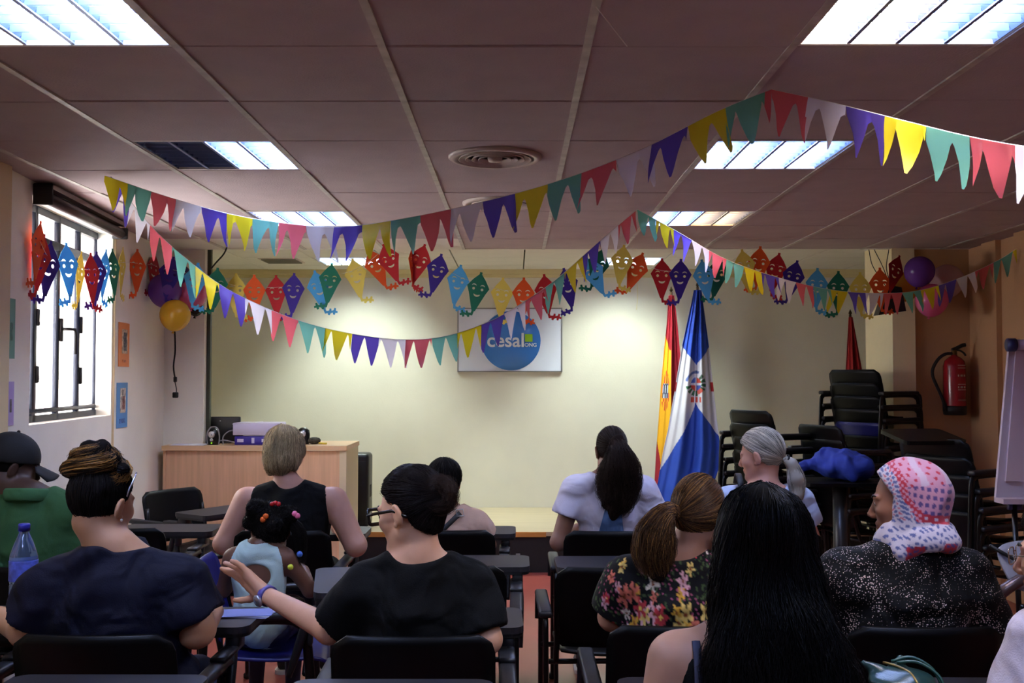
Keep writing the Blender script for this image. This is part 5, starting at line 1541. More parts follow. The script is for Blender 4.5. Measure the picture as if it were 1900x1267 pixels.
for j in range(13):
    v = j/12; pn += [q + Vector((0, -0.006 + 0.005*math.sin(i*2.1), 0)) for i, q in enumerate(drape(P, ('shirt',), [(-0.02 - 0.075*(1-v) + (0.17*(1-v) + 0.06*v)*i/9, 0.66 + 0.30*v) for i in range(10)], 0.004))]
obj('denim_scarf', MB().add(pn, [(j*10+i, j*10+i+1, (j+1)*10+i+1, (j+1)*10+i) for j in range(12) for i in range(9)], True), cloth('denim blue cloth', (92, 122, 166)), P['root'])

# ------------------------------------------------ person in beige
o = org('beige')
P = person('person in beige top with dark hair and bag strap, nearly hidden behind the bespectacled woman', o, (lp(o, 826, 0, o[1]+0.2)[0], 0.20, 1.02), head=(4, -6, 0), hs=0.88, sc=0.86, sw=0.165, girth=0.95, skin=(150, 104, 80), dz=-0.11, face=False,
           top=dict(mat=cloth('beige shirt cloth', (196, 160, 138)), sleeve='short', folds=0.005, fk=(8, 8, 50), grow=0.02), pants=(30, 30, 36))
F = hair_base(P, *box_about(P), thick=0.014, nape=-0.1); F.ell((0, -0.03, 0.04), (0.085, 0.10, 0.09), 0.02, (P['R'], P['H']), clip=clip_hair(P['T'], P['hs'], nape=-0.1))
add_hair_mesh(F, P, BLACKH); strands_mesh('hair_strands', wiggle(trace(F, surface_starts(F, 300), down, 10, 0.010), 0.004, 2), 0.0014*SR, BLACKH, P['root'])
pa, pb = lp(o, 853, 953, o[1]+0.06), lp(o, 800, 1005, o[1]+0.06)
pts = drape(P, ('shirt', 'body'), [(pa[0] + (pb[0]-pa[0])*t, pa[2] + (pb[2]-pa[2])*t) for t in (0, 0.2, 0.4, 0.6, 0.8, 1.0)])
obj('bag_strap', MB().tube(pts, 0.012, 8, up=(0, 1, 0), ry=0.003), mat('dark strap', (30, 30, 32), 0.5), P['root'])
q = pts[0] + Vector((0, -0.006, 0))
obj('strap_buckle', MB().tube([q + Vector(v) for v in ((-0.017, 0, -0.017), (0.017, 0, -0.013), (0.013, 0, 0.019), (-0.021, 0, 0.015), (-0.017, 0, -0.017))], 0.0035, 6), mat('steel buckle', (190, 186, 180), 0.3, metal=0.8), P['root'])

# ------------------------------------------------ blonde woman, black sleeveless
o = org('blonde')
P = person('blonde woman in black sleeveless top with head bowed before the desk', o, (lp(o, 530, 0, o[1]+0.2)[0], 0.235, 1.165), head=(0, -28, 0), hs=0.96, sw=0.215, girth=1.18, skin=(196, 146, 124), dz=-0.065, face=False,
           arms={-1: dict(e=(-0.315, 0.16, 0.735), w=(-0.20, 0.40, 0.765), g=1.15), 1: dict(e=(0.325, 0.17, 0.725), w=(0.20, 0.42, 0.765), g=1.15)},
           top=dict(mat=cloth('black knit', (6, 6, 7)), sleeve='none', strap=0.165, folds=0.002, name='sleeveless_top', neck=dict(c=(0, 0.13, 1.065), r=(0.070, 0.10, 0.062))), pants=(28, 28, 34))
F = hair_base(P, *box_about(P, 0.18, 0.24), thick=0.026, side=0.9, nape=-0.15, front=0.85, back=0.15, y0=0.02)
F.ell((0, -0.035, -0.045), (0.085, 0.075, 0.085), 0.03, P['T'], clip=clip_hair(P['T'], P['hs'], back=0.1, y0=0.02, nape=-0.135)); F.folds(0.005, (70, 70, 10), 5)
add_hair_mesh(F, P, BLONDE)
crown = head_pt(P, 0, -0.05, 0.13)
fl = lambda p: np.array((0, 0, -1.0))[None] + 0.9*(p-crown)/(np.linalg.norm(p-crown, axis=1, keepdims=True)+0.02)*np.array((1, 1, 0.2))
for m_, n_ in ((BLONDE, 620), (hair_mat((226, 206, 160)), 300), (hair_mat((110, 88, 62)), 200)):
    strands_mesh('hair_strands', wiggle(trace(F, surface_starts(F, n_), fl, 14, 0.009, 0.004), 0.007, 1.4), 0.0017*SR, m_, P['root'])

# ------------------------------------------------ small child
o = (-1.02, ROW_B)
P = person('small child with beaded hair puffs and mint open-back top', o, (lp(o, 508, 0, o[1]+0.16)[0], 0.17, 0.925), head=(22, -10, -6), hs=0.84, sc=0.70, sw=0.155, girth=0.86, skin=(112, 76, 58), dz=-0.02, face=False, ears=True,
           arms={-1: dict(e=(-0.16, 0.20, 0.69), w=(-0.10, 0.34, 0.745)), 1: dict(e=(0.19, 0.2, 0.69), w=(0.14, 0.34, 0.745))},
           top=dict(mat=cloth('mint cotton', (202, 234, 234)), sleeve='none', strap=0.095, name='mint_top', folds=0.002, grow=0.014, h=0.007, neck=dict(c=(0, 0.17, 1.10), r=(0.062, 0.08, 0.05)), cut=[((0.0, 0.04, 0.90), (0.11, 0.085, 0.075))]), pants=(60, 60, 90), bare_legs=True)
F = hair_base(P, *box_about(P, 0.17, 0.24), thick=0.012, nape=-0.085)
for x, y, z, r in ((-0.05, -0.03, 0.10, 0.036), (0.075, -0.06, 0.055, 0.036), (-0.075, 0.0, 0.05, 0.028), (0.0, -0.10, 0.02, 0.035)):
    F.ell((x, y, z), (r, r, r), 0.02, P['T'])
F.folds(0.003, (110, 110, 110), 6)
add_hair_mesh(F, P, BLACKH)
strands_mesh('hair_strands', wiggle(trace(F, surface_starts(F, 1100), toward(head_pt(P, 0, -0.05, 0.14)), 7, 0.006), 0.010, 2.5), 0.0016*SR, BLACKH, P['root'])
gd = [head_pt(P, 0.085, -0.06, 0.05), head_pt(P, 0.125, -0.06, -0.02), head_pt(P, 0.125, -0.05, -0.12), head_pt(P, 0.12, -0.05, -0.18)]
strands_mesh('pigtail', bundle(gd, [0.02, 0.03, 0.024, 0.012], 150, 16, (1, 1, 1), 0.005, 2), 0.0016*SR, BLACKH, P['root'])
d_ = 4.12
beads(P, [lp(o, x, y, d_) for x, y in ((505, 935), (511, 933), (517, 935))], 0.0095, (196, 30, 40))
beads(P, [lp(o, x, y, d_-0.05) for x, y in ((493, 958), (488, 964))], 0.012, (236, 104, 40))
beads(P, [lp(o, x, y, d_-0.02) for x, y in ((547, 953), (552, 957))], 0.0115, (240, 120, 160))
beads(P, [lp(o, 556, 1028, 4.05)], 0.012, (70, 110, 200)); beads(P, [lp(o, 539, 1052, 4.0)], 0.0115, (214, 220, 70))

# ------------------------------------------------ woman in navy blouse
o = org('navy')
P = person('woman in loose navy blouse with gold-streaked bun and sunglasses on her head', o, (lp(o, 203, 0, o[1]+0.2)[0], 0.20, 1.165), head=(-24, -8, 3), hs=0.97, sw=0.182, girth=1.15, skin=(196, 146, 110), drop=0.045, dz=-0.04, face=False, neck_r=0.058,
           arms={-1: dict(e=(-0.272, 0.20, 0.785), w=(-0.50, 0.42, 0.785), d=(-0.9, 0.4, 0), t=(0.3, 0.9, 0.2), g=1.2), 1: dict(e=(0.238, 0.19, 0.79), w=(0.22, 0.45, 0.785), d=(-0.5, 0.8, 0), t=(-0.6, 0, 0.7), g=1.2)},
           top=dict(mat=cloth('navy jersey', (10, 12, 33), 0.75), sleeve='short', sleeve_len=0.80, flare=0.026, name='navy_blouse', folds=0.010, fk=(20, 12, 30), grow=0.024, loose=1.12, neck=dict(c=(0.01, 0.135, 1.10), r=(0.150, 0.13, 0.060))), pants=(44, 56, 92))
F = hair_base(P, *box_about(P, 0.18, 0.22, 0.24), thick=0.012, nape=-0.095, ears=True, side=0.45)
bc = head_pt(P, -0.012, -0.045, 0.125)
gds = []
for k_ in range(2):
    gds.append([bc + np.array((math.cos(a)*r*1.25, math.sin(a)*r*0.9, z)) for a, r, z in [((k_*PI + i*0.62), 0.066 - 0.0046*i, -0.022 + 0.0062*i) for i in range(12)]])
for gd in gds: F.chain(gd, [0.022]*12, 0.010)
F.folds(0.002, (90, 90, 90), 8)
add_hair_mesh(F, P, BLACKH)
strands_mesh('hair_strands', trace(F, surface_starts(F, 700, lambda V: V[:, 2] < bc[2]-0.015), toward(bc), 12, 0.009), 0.0014*SR, BLACKH, P['root'])
for gd in gds:
    for m_, n_, a_ in ((BLACKH, 130, 0.006), (GOLD, 120, 0.006), (BROWN, 110, 0.008)):
        strands_mesh('bun_strands', bundle(gd, [0.022, 0.029, 0.029, 0.028, 0.027, 0.02], n_, 30, (1, 1, 1), a_, 1.5), 0.0017*SR, m_, P['root'])
gd = [head_pt(P, -0.05, 0.05, 0.10), head_pt(P, 0.03, 0.03, 0.115), head_pt(P, 0.06, -0.01, 0.085), head_pt(P, 0.03, -0.06, 0.075)]
strands_mesh('gold_streaks', bundle(gd, [0.03, 0.03, 0.03, 0.02], 80, 16, (1, 1, 1), 0.004, 1), 0.0016*SR, GOLD, P['root'])
obj('sunglasses', MB().tube([tuple(head_pt(P, *p)) for p in ((0.080, 0.040, 0.105), (0.090, 0.025, 0.090), (0.095, 0.005, 0.055), (0.095, 0.0, 0.03))], 0.0028, 6), mat('silver temple', (206, 206, 210), 0.2, metal=0.7), P['root'])
stud(P, 1); stud(P, -1)
obj('sleeve_tie', MB().tube(catmull([(-0.345, 0.13, 0.83), (-0.35, 0.12, 0.80), (-0.345, 0.12, 0.775), (-0.352, 0.12, 0.755)], 4), 0.004, 6), MATS['navy jersey'], P['root'])

# ------------------------------------------------ woman in black tee, glasses, reaching arm
o = org('specs')
wr_ = lp(o, 492, 1103, o[1]+0.46); hd = lp(o, 424, 1043, o[1]+0.52) - wr_
P = person('woman in black t-shirt and black glasses stretching out her left arm', o, (lp(o, 766, 0, o[1]+0.2)[0], 0.20, 1.143), head=(60, -13, 2), hs=1.03, sw=0.163, girth=0.98, skin=(214, 160, 126), dz=-0.065, drop=0.022, nose=0.97, neck_r=0.046,
           arms={-1: dict(e=tuple(lp(o, 612, 1168, o[1]+0.24)), w=tuple(wr_), d=tuple(hd), t=(0.25, 0.3, -0.9), curl=(6, 10, 8), spread=(-6, 6, -8, -20), thumb=55, fine=0.0042, hs=1.1), 1: dict(e=(0.205, 0.14, 0.775), w=(0.16, 0.42, 0.775))},
           top=dict(mat=cloth('black jersey', (6, 6, 7)), sleeve='short', sleeve_len=0.86, flare=0.012, name='black_tee', folds=0.004, grow=0.018, neck=dict(c=(0, 0.15, 1.058), r=(0.105, 0.115, 0.066))), pants=(30, 38, 60), lips=(176, 96, 84))
F = hair_base(P, *box_about(P, 0.21, 0.2, 0.18), thick=0.013, nape=-0.098, front=1.15, back=0.62, y0=-0.020, ears=True, side=0.4)
bc = head_pt(P, 0.0, -0.108, 0.03)
F.ell((0, -0.040, -0.05), (0.056, 0.055, 0.045), 0.03, P['T'], clip=clip_hair(P['T'], P['hs'], back=0.62, y0=-0.02, nape=-0.098))
F.ell((0, -0.096, 0.03), (0.048, 0.042, 0.052), 0.015, P['T']); F.folds(0.002, (80, 80, 80), 9)
add_hair_mesh(F, P, hair_mat((26, 18, 17)))
DK = hair_mat((26, 18, 17)); DK2 = hair_mat((52, 36, 30))
strands_mesh('hair_strands', trace(F, surface_starts(F, 1000), toward(bc), 14, 0.010), 0.0014*SR, DK, P['root'])
gd = [bc + np.array((math.cos(a)*0.034, -0.012+0.012*math.cos(a*0.5), math.sin(a)*0.036)) for a in [i*0.7 for i in range(14)]]
strands_mesh('bun_strands', bundle(gd, [0.02, 0.026, 0.024], 200, 40, (1, 1, 1), 0.010, 3), 0.0014*SR, DK2, P['root'])
spectacles(P, M_GLASSF, w=0.031, h=0.022, th=0.0058)
fo = np.array(P['A'][-1]['e']); ax_ = (wr_-fo)/np.linalg.norm(wr_-fo); wc = wr_ - ax_*0.012
wt = bpy.data.objects.new('wrist_watch', None); C.objects.link(wt); wt.parent = P['root']; wt.empty_display_size = 0.05
q = Vector(ax_).to_track_quat('Z', 'Y').to_matrix().to_4x4(); q.translation = Vector(wc)
obj('watch_strap', MB().lathe([(0.0325, -0.010), (0.0345, -0.010), (0.0345, 0.010), (0.0325, 0.010), (0.0325, -0.010)], 24, q), mat('violet strap', (92, 84, 160), 0.4), wt)
cd = Vector((0.1, -0.95, -0.35)); cd = (cd - Vector(ax_)*cd.dot(Vector(ax_))).normalized()
q2 = cd.to_track_quat('Z', 'Y').to_matrix().to_4x4(); q2.translation = Vector(wc) + cd*0.033
obj('watch_case', MB().lathe([(0.001, 0.0), (0.020, 0.0), (0.021, 0.006), (0.017, 0.010), (0.001, 0.010)], 24, q2), mat('silver watch', (176, 178, 186), 0.2, metal=0.6), wt)

# ------------------------------------------------ woman in floral top
o = org('floral')
_r = np.random.default_rng(21)
FLW = [(_r.uniform(-0.42, 0.42), _r.uniform(0.55, 1.08), _r.uniform(0.018, 0.042), _r.integers(0, 6), _r.uniform(0, 6)) for _ in range(120)]
FCOL = [(224, 120, 96), (236, 200, 110), (226, 168, 170), (232, 214, 190), (196, 60, 66), (226, 170, 60)]
def floral(V):
    c = np.tile(np.array(lin((14, 12, 14))), (len(V), 1))
    s = 2*np.arctan2(V[:, 0], 0.40 - V[:, 1])*0.22 + V[:, 0]*0.35
    z = V[:, 2]
    n1 = np.sin(s*90 + 3*np.sin(z*60)) * np.sin(z*110 + 2*np.sin(s*70))
    leaf = (n1 > 0.7); c[leaf] = lin((66, 84, 46))
    pk = (np.sin(s*210)*np.sin(z*230) > 0.72) & (np.sin(s*17 + z*23) > 0.1); c[pk] = lin((168, 84, 110))
    for x, zz, r, k, a0 in FLW:
        dx, dz = s-x, z-zz; rr = np.hypot(dx, dz); th = np.arctan2(dz, dx)
        m = rr < r*(0.68 + 0.32*np.cos(5*th + a0))
        if m.any():
            f = FCOL[k]; col = np.array(lin(f)); t = (rr[m]/r)[:, None]
            c[m] = col*(0.55 + 0.55*t); mm = rr < r*0.2; c[mm] = lin((120, 60, 30)) if k != 4 else lin((236, 200, 90))
    return c
P = person('woman in black floral top with brown ponytail falling to the left', o, (lp(o, 1290, 0, o[1]+0.2)[0], 0.20, 1.115), head=(-30, -6, 4), hs=0.96, sw=0.160, girth=1.0, skin=(176, 126, 98), dz=-0.09, face=False, arms={-1: dict(e=(-0.195, 0.24, 0.79)), 1: dict(e=(0.2, 0.24, 0.79))},
           top=dict(mat=mat('floral print cloth', (255, 255, 255), 0.75, vcol=True, bump=0.1, bscale=260, wrinkle=0.5, spec=0.2), paint=floral, h=0.006, sleeve='short', sleeve_len=0.8, name='floral_top', folds=0.003, grow=0.018, neck=dict(c=(0, 0.155, 1.035), r=(0.085, 0.10, 0.060))), pants=(26, 26, 32))
F = hair_base(P, *box_about(P, 0.19, 0.2, 0.18), thick=0.014, nape=-0.07, ears=True, side=0.45)
tie = head_pt(P, -0.03, -0.112, 0.0)
add_hair_mesh(F, P, BROWN)
for m_, n_ in ((BROWN, 620), (DARKB, 260), (GOLD, 150)):
    strands_mesh('hair_strands', trace(F, surface_starts(F, n_), toward(tie), 14, 0.010, 0.003), 0.0015*SR, m_, P['root'])
obj('hair_tie', MB().tube([tuple(tie + np.array((math.cos(a)*0.012 - 0.012, math.sin(a)*0.022, math.cos(a)*0.022))) for a in [2*PI*i/12 for i in range(13)]], 0.006, 6), M_BLACK, P['root'])
gd = [tie, tie + (-0.03, -0.02, 0.01), tie + (-0.065, -0.03, -0.04), tie + (-0.075, -0.03, -0.11), tie + (-0.062, -0.025, -0.175)]
rd = [0.018, 0.042, 0.066, 0.068, 0.045]
K = Field(tie - np.array((0.24, 0.16, 0.30)), tie + np.array((0.1, 0.12, 0.10)), 0.007); K.chain(gd, [r*0.62 for r in rd], 0.02, sq=((0, 1, 0), 0.6)); K.folds(0.004, (70, 30, 12), 3)
me = K.mesh('ponytail'); me.materials.append(base_mat(DARKB)); link('ponytail', me, None, P['root'])
for m_, n_ in ((BROWN, 300), (hair_mat((74, 50, 34)), 300), (GOLD, 60)):
    strands_mesh('ponytail_strands', bundle(gd, rd, n_, 28, (1, 0.7, 1), 0.007, 1.8), 0.0015*SR, m_, P['root'])
stud(P, 1)

# ------------------------------------------------ grey haired woman
o = org('grey')
P = person('grey haired woman with ponytail in pale blue top, face turned left', o, (lp(o, 1404, 0, o[1]+0.2)[0], 0.20, 1.16), head=(58, -10, 0), hs=1.0, sw=0.18, girth=0.98, skin=(206, 150, 128), dz=-0.07, lips=(176, 104, 96),
           top=dict(mat=cloth('pale blue cotton', (190, 204, 232)), sleeve='short', folds=0.003, grow=0.018, neck=dict(c=(0, 0.15, 1.04), r=(0.12, 0.11, 0.062))), pants=(50, 56, 70))
F = hair_base(P, *box_about(P, 0.19, 0.2, 0.18), thick=0.018, nape=-0.075, front=1.0, back=0.7, y0=-0.006, ears=True, side=0.5)
tie = head_pt(P, 0.0, -0.118, -0.035)
add_hair_mesh(F, P, GREYH)
for m_, n_ in ((GREYH, 420), (hair_mat((232, 222, 202)), 420), (DGREY, 160)):
    strands_mesh('hair_strands', trace(F, surface_starts(F, n_), toward(tie), 14, 0.010, 0.003), 0.0017*SR, m_, P['root'])
gd = [tie, tie + (0.03, -0.01, -0.02), tie + (0.05, -0.012, -0.09), tie + (0.055, -0.01, -0.17), tie + (0.06, -0.01, -0.21)]
K = Field(tie - np.array((0.1, 0.12, 0.30)), tie + np.array((0.2, 0.12, 0.08)), 0.007); K.chain(gd, [0.014, 0.026, 0.036, 0.03, 0.012], 0.02)
me = K.mesh('ponytail'); me.materials.append(base_mat(GREYH)); link('ponytail', me, None, P['root'])
for m_, n_ in ((GREYH, 200), (DGREY, 90), (hair_mat((206, 198, 182)), 120)):
    strands_mesh('ponytail_strands', bundle(gd, [0.018, 0.034, 0.046, 0.038, 0.016], n_, 20, (1, 0.8, 1), 0.004, 1.5), 0.0017*SR, m_, P['root'])
obj('hair_tie', MB().tube([tuple(tie + np.array((0.012 + 0.006*math.cos(a), math.sin(a)*0.02, math.cos(a)*0.02))) for a in [2*PI*i/12 for i in range(13)]], 0.006, 6), M_BLACK, P['root'])
obj('bag_strap', MB().tube(catmull([(-0.13, 0.06, 0.93), (-0.135, 0.09, 1.04), (-0.13, 0.17, 1.075), (-0.12, 0.26, 1.02)], 5), 0.016, 8, up=(0, 0.3, 1), ry=0.004), M_BLACK, P['root'])

# ------------------------------------------------ man in green polo and cap
o = org('green')
P = person('man in green polo shirt and black baseball cap at the left edge', o, (lp(o, 36, 0, o[1]+0.22)[0], 0.22, 1.185), head=(-52, -14, 4), hs=1.0, sw=0.20, girth=1.15, skin=(74, 50, 40), dz=0.0, neck_r=0.062, lips=(74, 44, 40),
           top=dict(mat=cloth('green pique', (58, 98, 62)), sleeve='short', sleeve_len=0.75, flare=0.03, name='polo_shirt', folds=0.004, grow=0.02), pants=(22, 24, 30))
col_ = MB().tube([(0.085*math.cos(a), 0.155 + 0.085*math.sin(a), 1.075 + 0.012*math.sin(a+PI)) for a in [2*PI*i/24 for i in range(25)]], 0.010, 8, up=(0, 0, 1), ry=0.026)
obj('polo_collar', col_, cloth('green collar', (66, 112, 74)), P['root'])
F = hair_base(P, *box_about(P), thick=0.006, nape=-0.075); add_hair_mesh(F, P, BLACKH)
K = Field(P['H'] - 0.2, P['H'] + 0.2, 0.006); T, hs = P['T'], P['hs']; R_, H_ = T
def capclip(X, Y, Z):
    px, py, pz = X-H_[0], Y-H_[1], Z-H_[2]
    return (0.022 - (px*R_[0, 2] + py*R_[1, 2] + pz*R_[2, 2]) + 0.10*(px*R_[0, 1] + py*R_[1, 1] + pz*R_[2, 1]))
K.ell((0, -0.012, 0.035), (0.092, 0.114, 0.105), 0.01, T, clip=capclip)
me = K.mesh('baseball_cap'); cm = mat('black cap cloth', (16, 16, 19), 0.8, bump=0.1, bscale=200); me.materials.append(cm); cp = link('baseball_cap', me, None, P['root'])
TM = Matrix.Translation(H_.tolist()) @ Matrix(R_.tolist()).to_4x4()
obj('cap_visor', shell(lambda u, v: (0.088*(2*u-1), 0.075 + (0.03+0.082*math.sqrt(max(0, 1-(2*u-1)**2*0.92)))*v, 0.030 - 0.030*v - 0.028*(2*u-1)**2), 16, 8, 0.004), cm, cp).matrix_local = TM
obj('cap_button', MB().sphere((0, -0.012, 0.141), 0.007, 10, 6), cm, cp).matrix_local = TM

# ------------------------------------------------ woman in headscarf
o = org('hijab')
dm = mat('black cloth with pale dots', (7, 7, 8), 0.75, bump=0.1, bscale=240, wrinkle=0.8, spec=0.2)
nt = dm.node_tree; N = nt.nodes; Lk = nt.links; b_ = N['Principled BSDF']
tc = N.new('ShaderNodeTexCoord'); vo = N.new('ShaderNodeTexVoronoi'); vo.inputs['Scale'].default_value = 165; vo.inputs['Randomness'].default_value = 0.75
Lk.new(tc.outputs['Object'], vo.inputs['Vector'])
ns = N.new('ShaderNodeTexNoise'); ns.inputs['Scale'].default_value = 11; ns.inputs['Detail'].default_value = 3; ns.inputs['Distortion'].default_value = 1.2; Lk.new(tc.outputs['Object'], ns.inputs['Vector'])
mr = N.new('ShaderNodeMapRange'); mr.inputs['From Min'].default_value = 0.38; mr.inputs['From Max'].default_value = 0.66; mr.inputs['To Min'].default_value = 0.11; mr.inputs['To Max'].default_value = 0.36
Lk.new(ns.outputs['Fac'], mr.inputs['Value'])
lt = N.new('ShaderNodeMath'); lt.operation = 'LESS_THAN'; Lk.new(vo.outputs['Distance'], lt.inputs[0]); Lk.new(mr.outputs['Result'], lt.inputs[1])
mx = N.new('ShaderNodeMix'); mx.data_type = 'RGBA'; mx.inputs['A'].default_value = (*lin((7, 7, 8)), 1); mx.inputs['B'].default_value = (*lin((226, 200, 190)), 1)
Lk.new(lt.outputs[0], mx.inputs['Factor']); Lk.new(mx.outputs['Result'], b_.inputs['Base Color'])
P = person('woman in red and blue patterned headscarf and black dotted top, looking left', o, (lp(o, 1668, 0, o[1]+0.2)[0], 0.20, 1.155), head=(66, -6, 2), hs=0.98, sw=0.188, girth=1.2, skin=(150, 100, 74), drop=0.015, dz=-0.065, ears=False, lips=(130, 76, 68),
           arms={-1: dict(e=(-0.235, 0.24, 0.78), w=(-0.12, 0.46, 0.765), g=1.1), 1: dict(e=(0.265, 0.22, 0.78), w=(0.16, 0.46, 0.765), g=1.15)},
           top=dict(mat=dm, sleeve='long', name='dotted_top', folds=0.006, fk=(10, 8, 40), grow=0.024, neck=None), pants=(20, 20, 24))
K = Field(P['H'] - np.array((0.22, 0.22, 0.24)), P['H'] + np.array((0.24, 0.2, 0.17)), 0.0042); T, hs = P['T'], P['hs']
R_, H_ = T
def scarf_edge(X, Y, Z):
    px, py, pz = X-H_[0], Y-H_[1], Z-H_[2]
    ly = px*R_[0, 1] + py*R_[1, 1] + pz*R_[2, 1]; lz = px*R_[0, 2] + py*R_[1, 2] + pz*R_[2, 2]
    return ly - 0.030 - 0.55*np.maximum(lz-0.03, 0) - 0.7*np.maximum(-lz-0.075, 0)
K.ell((0, -0.018, 0.030), (0.094, 0.122, 0.110), 0.02, T, clip=scarf_edge)
K.ell((0, -0.02, -0.05), (0.086, 0.10, 0.09), 0.03, T, clip=scarf_edge)
nbp = np.array(P['mp'](0, 0.165, 1.03)); hb = head_pt(P, 0, -0.04, -0.08)
K.cap(tuple(hb), tuple(nbp), 0.066, 0.085, 0.03)
tk = lambda a: 1.0 - 0.62*max(0.0, math.cos(a-2.72))
for r_, z_, off in ((0.090, -0.098, 0.0), (0.100, -0.122, 0.3)):
    ring = [hb*0 + np.array((P['H'][0] + 0.02 + r_*tk(a)*1.12*math.cos(a), P['H'][1] - 0.015 + r_*tk(a)*0.98*math.sin(a), P['H'][2] + z_ - 0.055*max(0.0, math.cos(a-2.72)) + 0.016*math.cos(a + off + 0.3) + 0.006*math.sin(3*a))) for a in [2*PI*i/14 for i in range(15)]]
    K.chain(ring, [0.026 + 0.008*math.sin(i*1.7) for i in range(15)], 0.014)
K.folds(0.0045, (40, 40, 26), 12)
me = K.mesh('headscarf')
V = np.empty(len(me.vertices)*3, np.float32); me.vertices.foreach_get('co', V); V = V.reshape(-1, 3)
Lc = (V - P['H']) @ P['R'] / hs
a_, b2, x_ = -Lc[:, 1], Lc[:, 2], Lc[:, 0]
wht, blu, red, pnk, prp = [np.array(lin(c)) for c in ((206, 198, 208), (92, 100, 152), (190, 44, 62), (208, 148, 168), (92, 70, 128))]
cc = np.tile(wht, (len(V), 1))
w1 = 0.006*np.sin(b2*60)
fr = a_ + 0.35*b2 + w1                       # distance back from the face edge
mo = np.sin((a_*0.8+b2)*230 + 2*np.sin(x_*70))*np.sin((b2-a_*0.5)*190 + 1.5*np.sin(a_*110))
cc[(mo > 0.25)] = blu; cc[(mo < -0.62)] = red*0.6 + pnk*0.4
rs = (fr > 0.012) & (fr < 0.036); cc[rs] = red; cc[rs & (np.sin(b2*330)*np.sin(a_*330) > 0.15)] = pnk*1.05
zn = (fr >= 0.036) & (b2 > -0.035 - 0.2*(a_-0.05)); cc[zn] = pnk
tri = zn & (b2 > 0.055); cc[tri & (np.sin(fr*220)*np.sin(b2*190) > 0.55)] = red; cc[tri & (np.sin(fr*90) > 0.6)] = wht*0.6+pnk*0.4
dots = zn & (b2 <= 0.055); cc[dots & (np.abs(np.sin((b2+0.25*a_)*125)*np.sin((a_-0.25*b2)*160)) > 0.55)] = prp; 
bb = b2 + 0.2*(a_-0.05)
rb_ = (fr >= 0.03) & (bb < -0.03) & (bb > -0.056); cc[rb_] = red; cc[rb_ & (np.sin(a_*230) > 0.55) & (np.abs(bb+0.043) < 0.005)] = wht
low = (bb <= -0.056); cc[low] = wht; m2 = np.sin(bb*260 + 2*np.sin(a_*80+x_*50))*np.sin(a_*190 + x_*130); cc[low & (m2 > 0.35)] = blu
lr = low & (b2 < -0.125) & (np.sin(a_*45 + x_*50) > 0.1); cc[lr] = red; cc[lr & (m2 > 0.2)] = prp
paint(me, cc); me.materials.append(mat('printed scarf cloth', (255, 255, 255), 0.8, vcol=True, bump=0.12, bscale=220, sheen=0.2))
link('headscarf', me, None, P['root'])

# ------------------------------------------------ woman with long black hair, nearest
o = (org('long')[0] + 0.035, org('long')[1])
P = person('woman with long loose black hair and bare shoulders, nearest the camera', o, (lp(o, 1405, 0, o[1]+0.2)[0], 0.20, 1.175), head=(-4, -6, 0), hs=0.97, sw=0.158, girth=1.0, skin=(190, 142, 116), dz=-0.075, face=False,
           arms={-1: dict(g=1.1, e=(-0.195, 0.2, 0.76)), 1: dict(g=1.1, e=(0.2, 0.2, 0.76))},
           top=dict(mat=cloth('black tank jersey', (7, 7, 8)), sleeve='none', strap=0.10, name='tank_top', folds=0.002, neck=dict(c=(0, 0.10, 1.08), r=(0.20, 0.16, 0.16))), pants=(26, 26, 34))
for s in (-1, 1):
    pts = drape(P, ('body', 'tank_top'), [(s*0.118, 0.74 + 0.02*i) for i in range(16)], 0.003)
    obj('shoulder_strap', MB().tube(pts, 0.009, 8, up=(0, 1, 0.5), ry=0.0025), mat('slate strap', (54, 56, 80), 0.7), P['root'])
Hh = P['H']
F = Field(Hh - np.array((0.32, 0.26, 0.66)), Hh + np.array((0.34, 0.16, 0.17)), 0.009)
F.ell((0, -0.010, 0.036), (0.092, 0.112, 0.104), 0.03, P['T'], clip=clip_hair(P['T'], P['hs'], front=0.75, back=0.0, y0=0.03, nape=-0.3))
pts = [Hh + np.array(q) for q in ((0.0, -0.03, 0.0), (0.0, -0.055, -0.12), (0.012, -0.10, -0.24), (0.03, -0.115, -0.38), (0.045, -0.115, -0.52), (0.055, -0.11, -0.60))]
F.chain(pts, [0.100, 0.115, 0.145, 0.175, 0.195, 0.19], 0.05, sq=((0, 1, 0), 0.5)); F.folds(0.006, (46, 30, 5), 31)
m_l = hair_mat((9, 7, 8), 'long black hair', 0.6, 0.5, 0.16)
add_hair_mesh(F, P, m_l)
part_ = head_pt(P, 0.012, -0.01, 0.14)
fl = lambda p: np.array((0, 0, -1.0))[None] + 1.0*(p-part_)*np.array((1.2, 0.8, 0.0))/(np.linalg.norm(p-part_, axis=1, keepdims=True)+0.03)*(p[:, 2:3] > Hh[2]-0.05)
S1 = surface_starts(F, 900, lambda V: (V[:, 2] > Hh[2]+0.02)); S2 = surface_starts(F, 900, lambda V: V[:, 1] < Hh[1]+0.05)
strands_mesh('hair_strands', wiggle(trace(F, S1, fl, 36, 0.018, 0.003), 0.020, 3.4), 0.0016*SR, m_l, P['root'])
strands_mesh('hair_strands', wiggle(trace(F, S2, fl, 28, 0.016, 0.005), 0.020, 3.6), 0.0015*SR, m_l, P['root'])
S3 = surface_starts(F, 260, lambda V: (np.abs(V[:, 0]-Hh[0]-0.03) > 0.11) & (V[:, 2] < Hh[2]-0.1))
strands_mesh('loose_strands', wiggle(trace(F, S3, fl, 20, 0.014, 0.006), 0.045, 2.0), 0.0009*SR, m_l, P['root'])

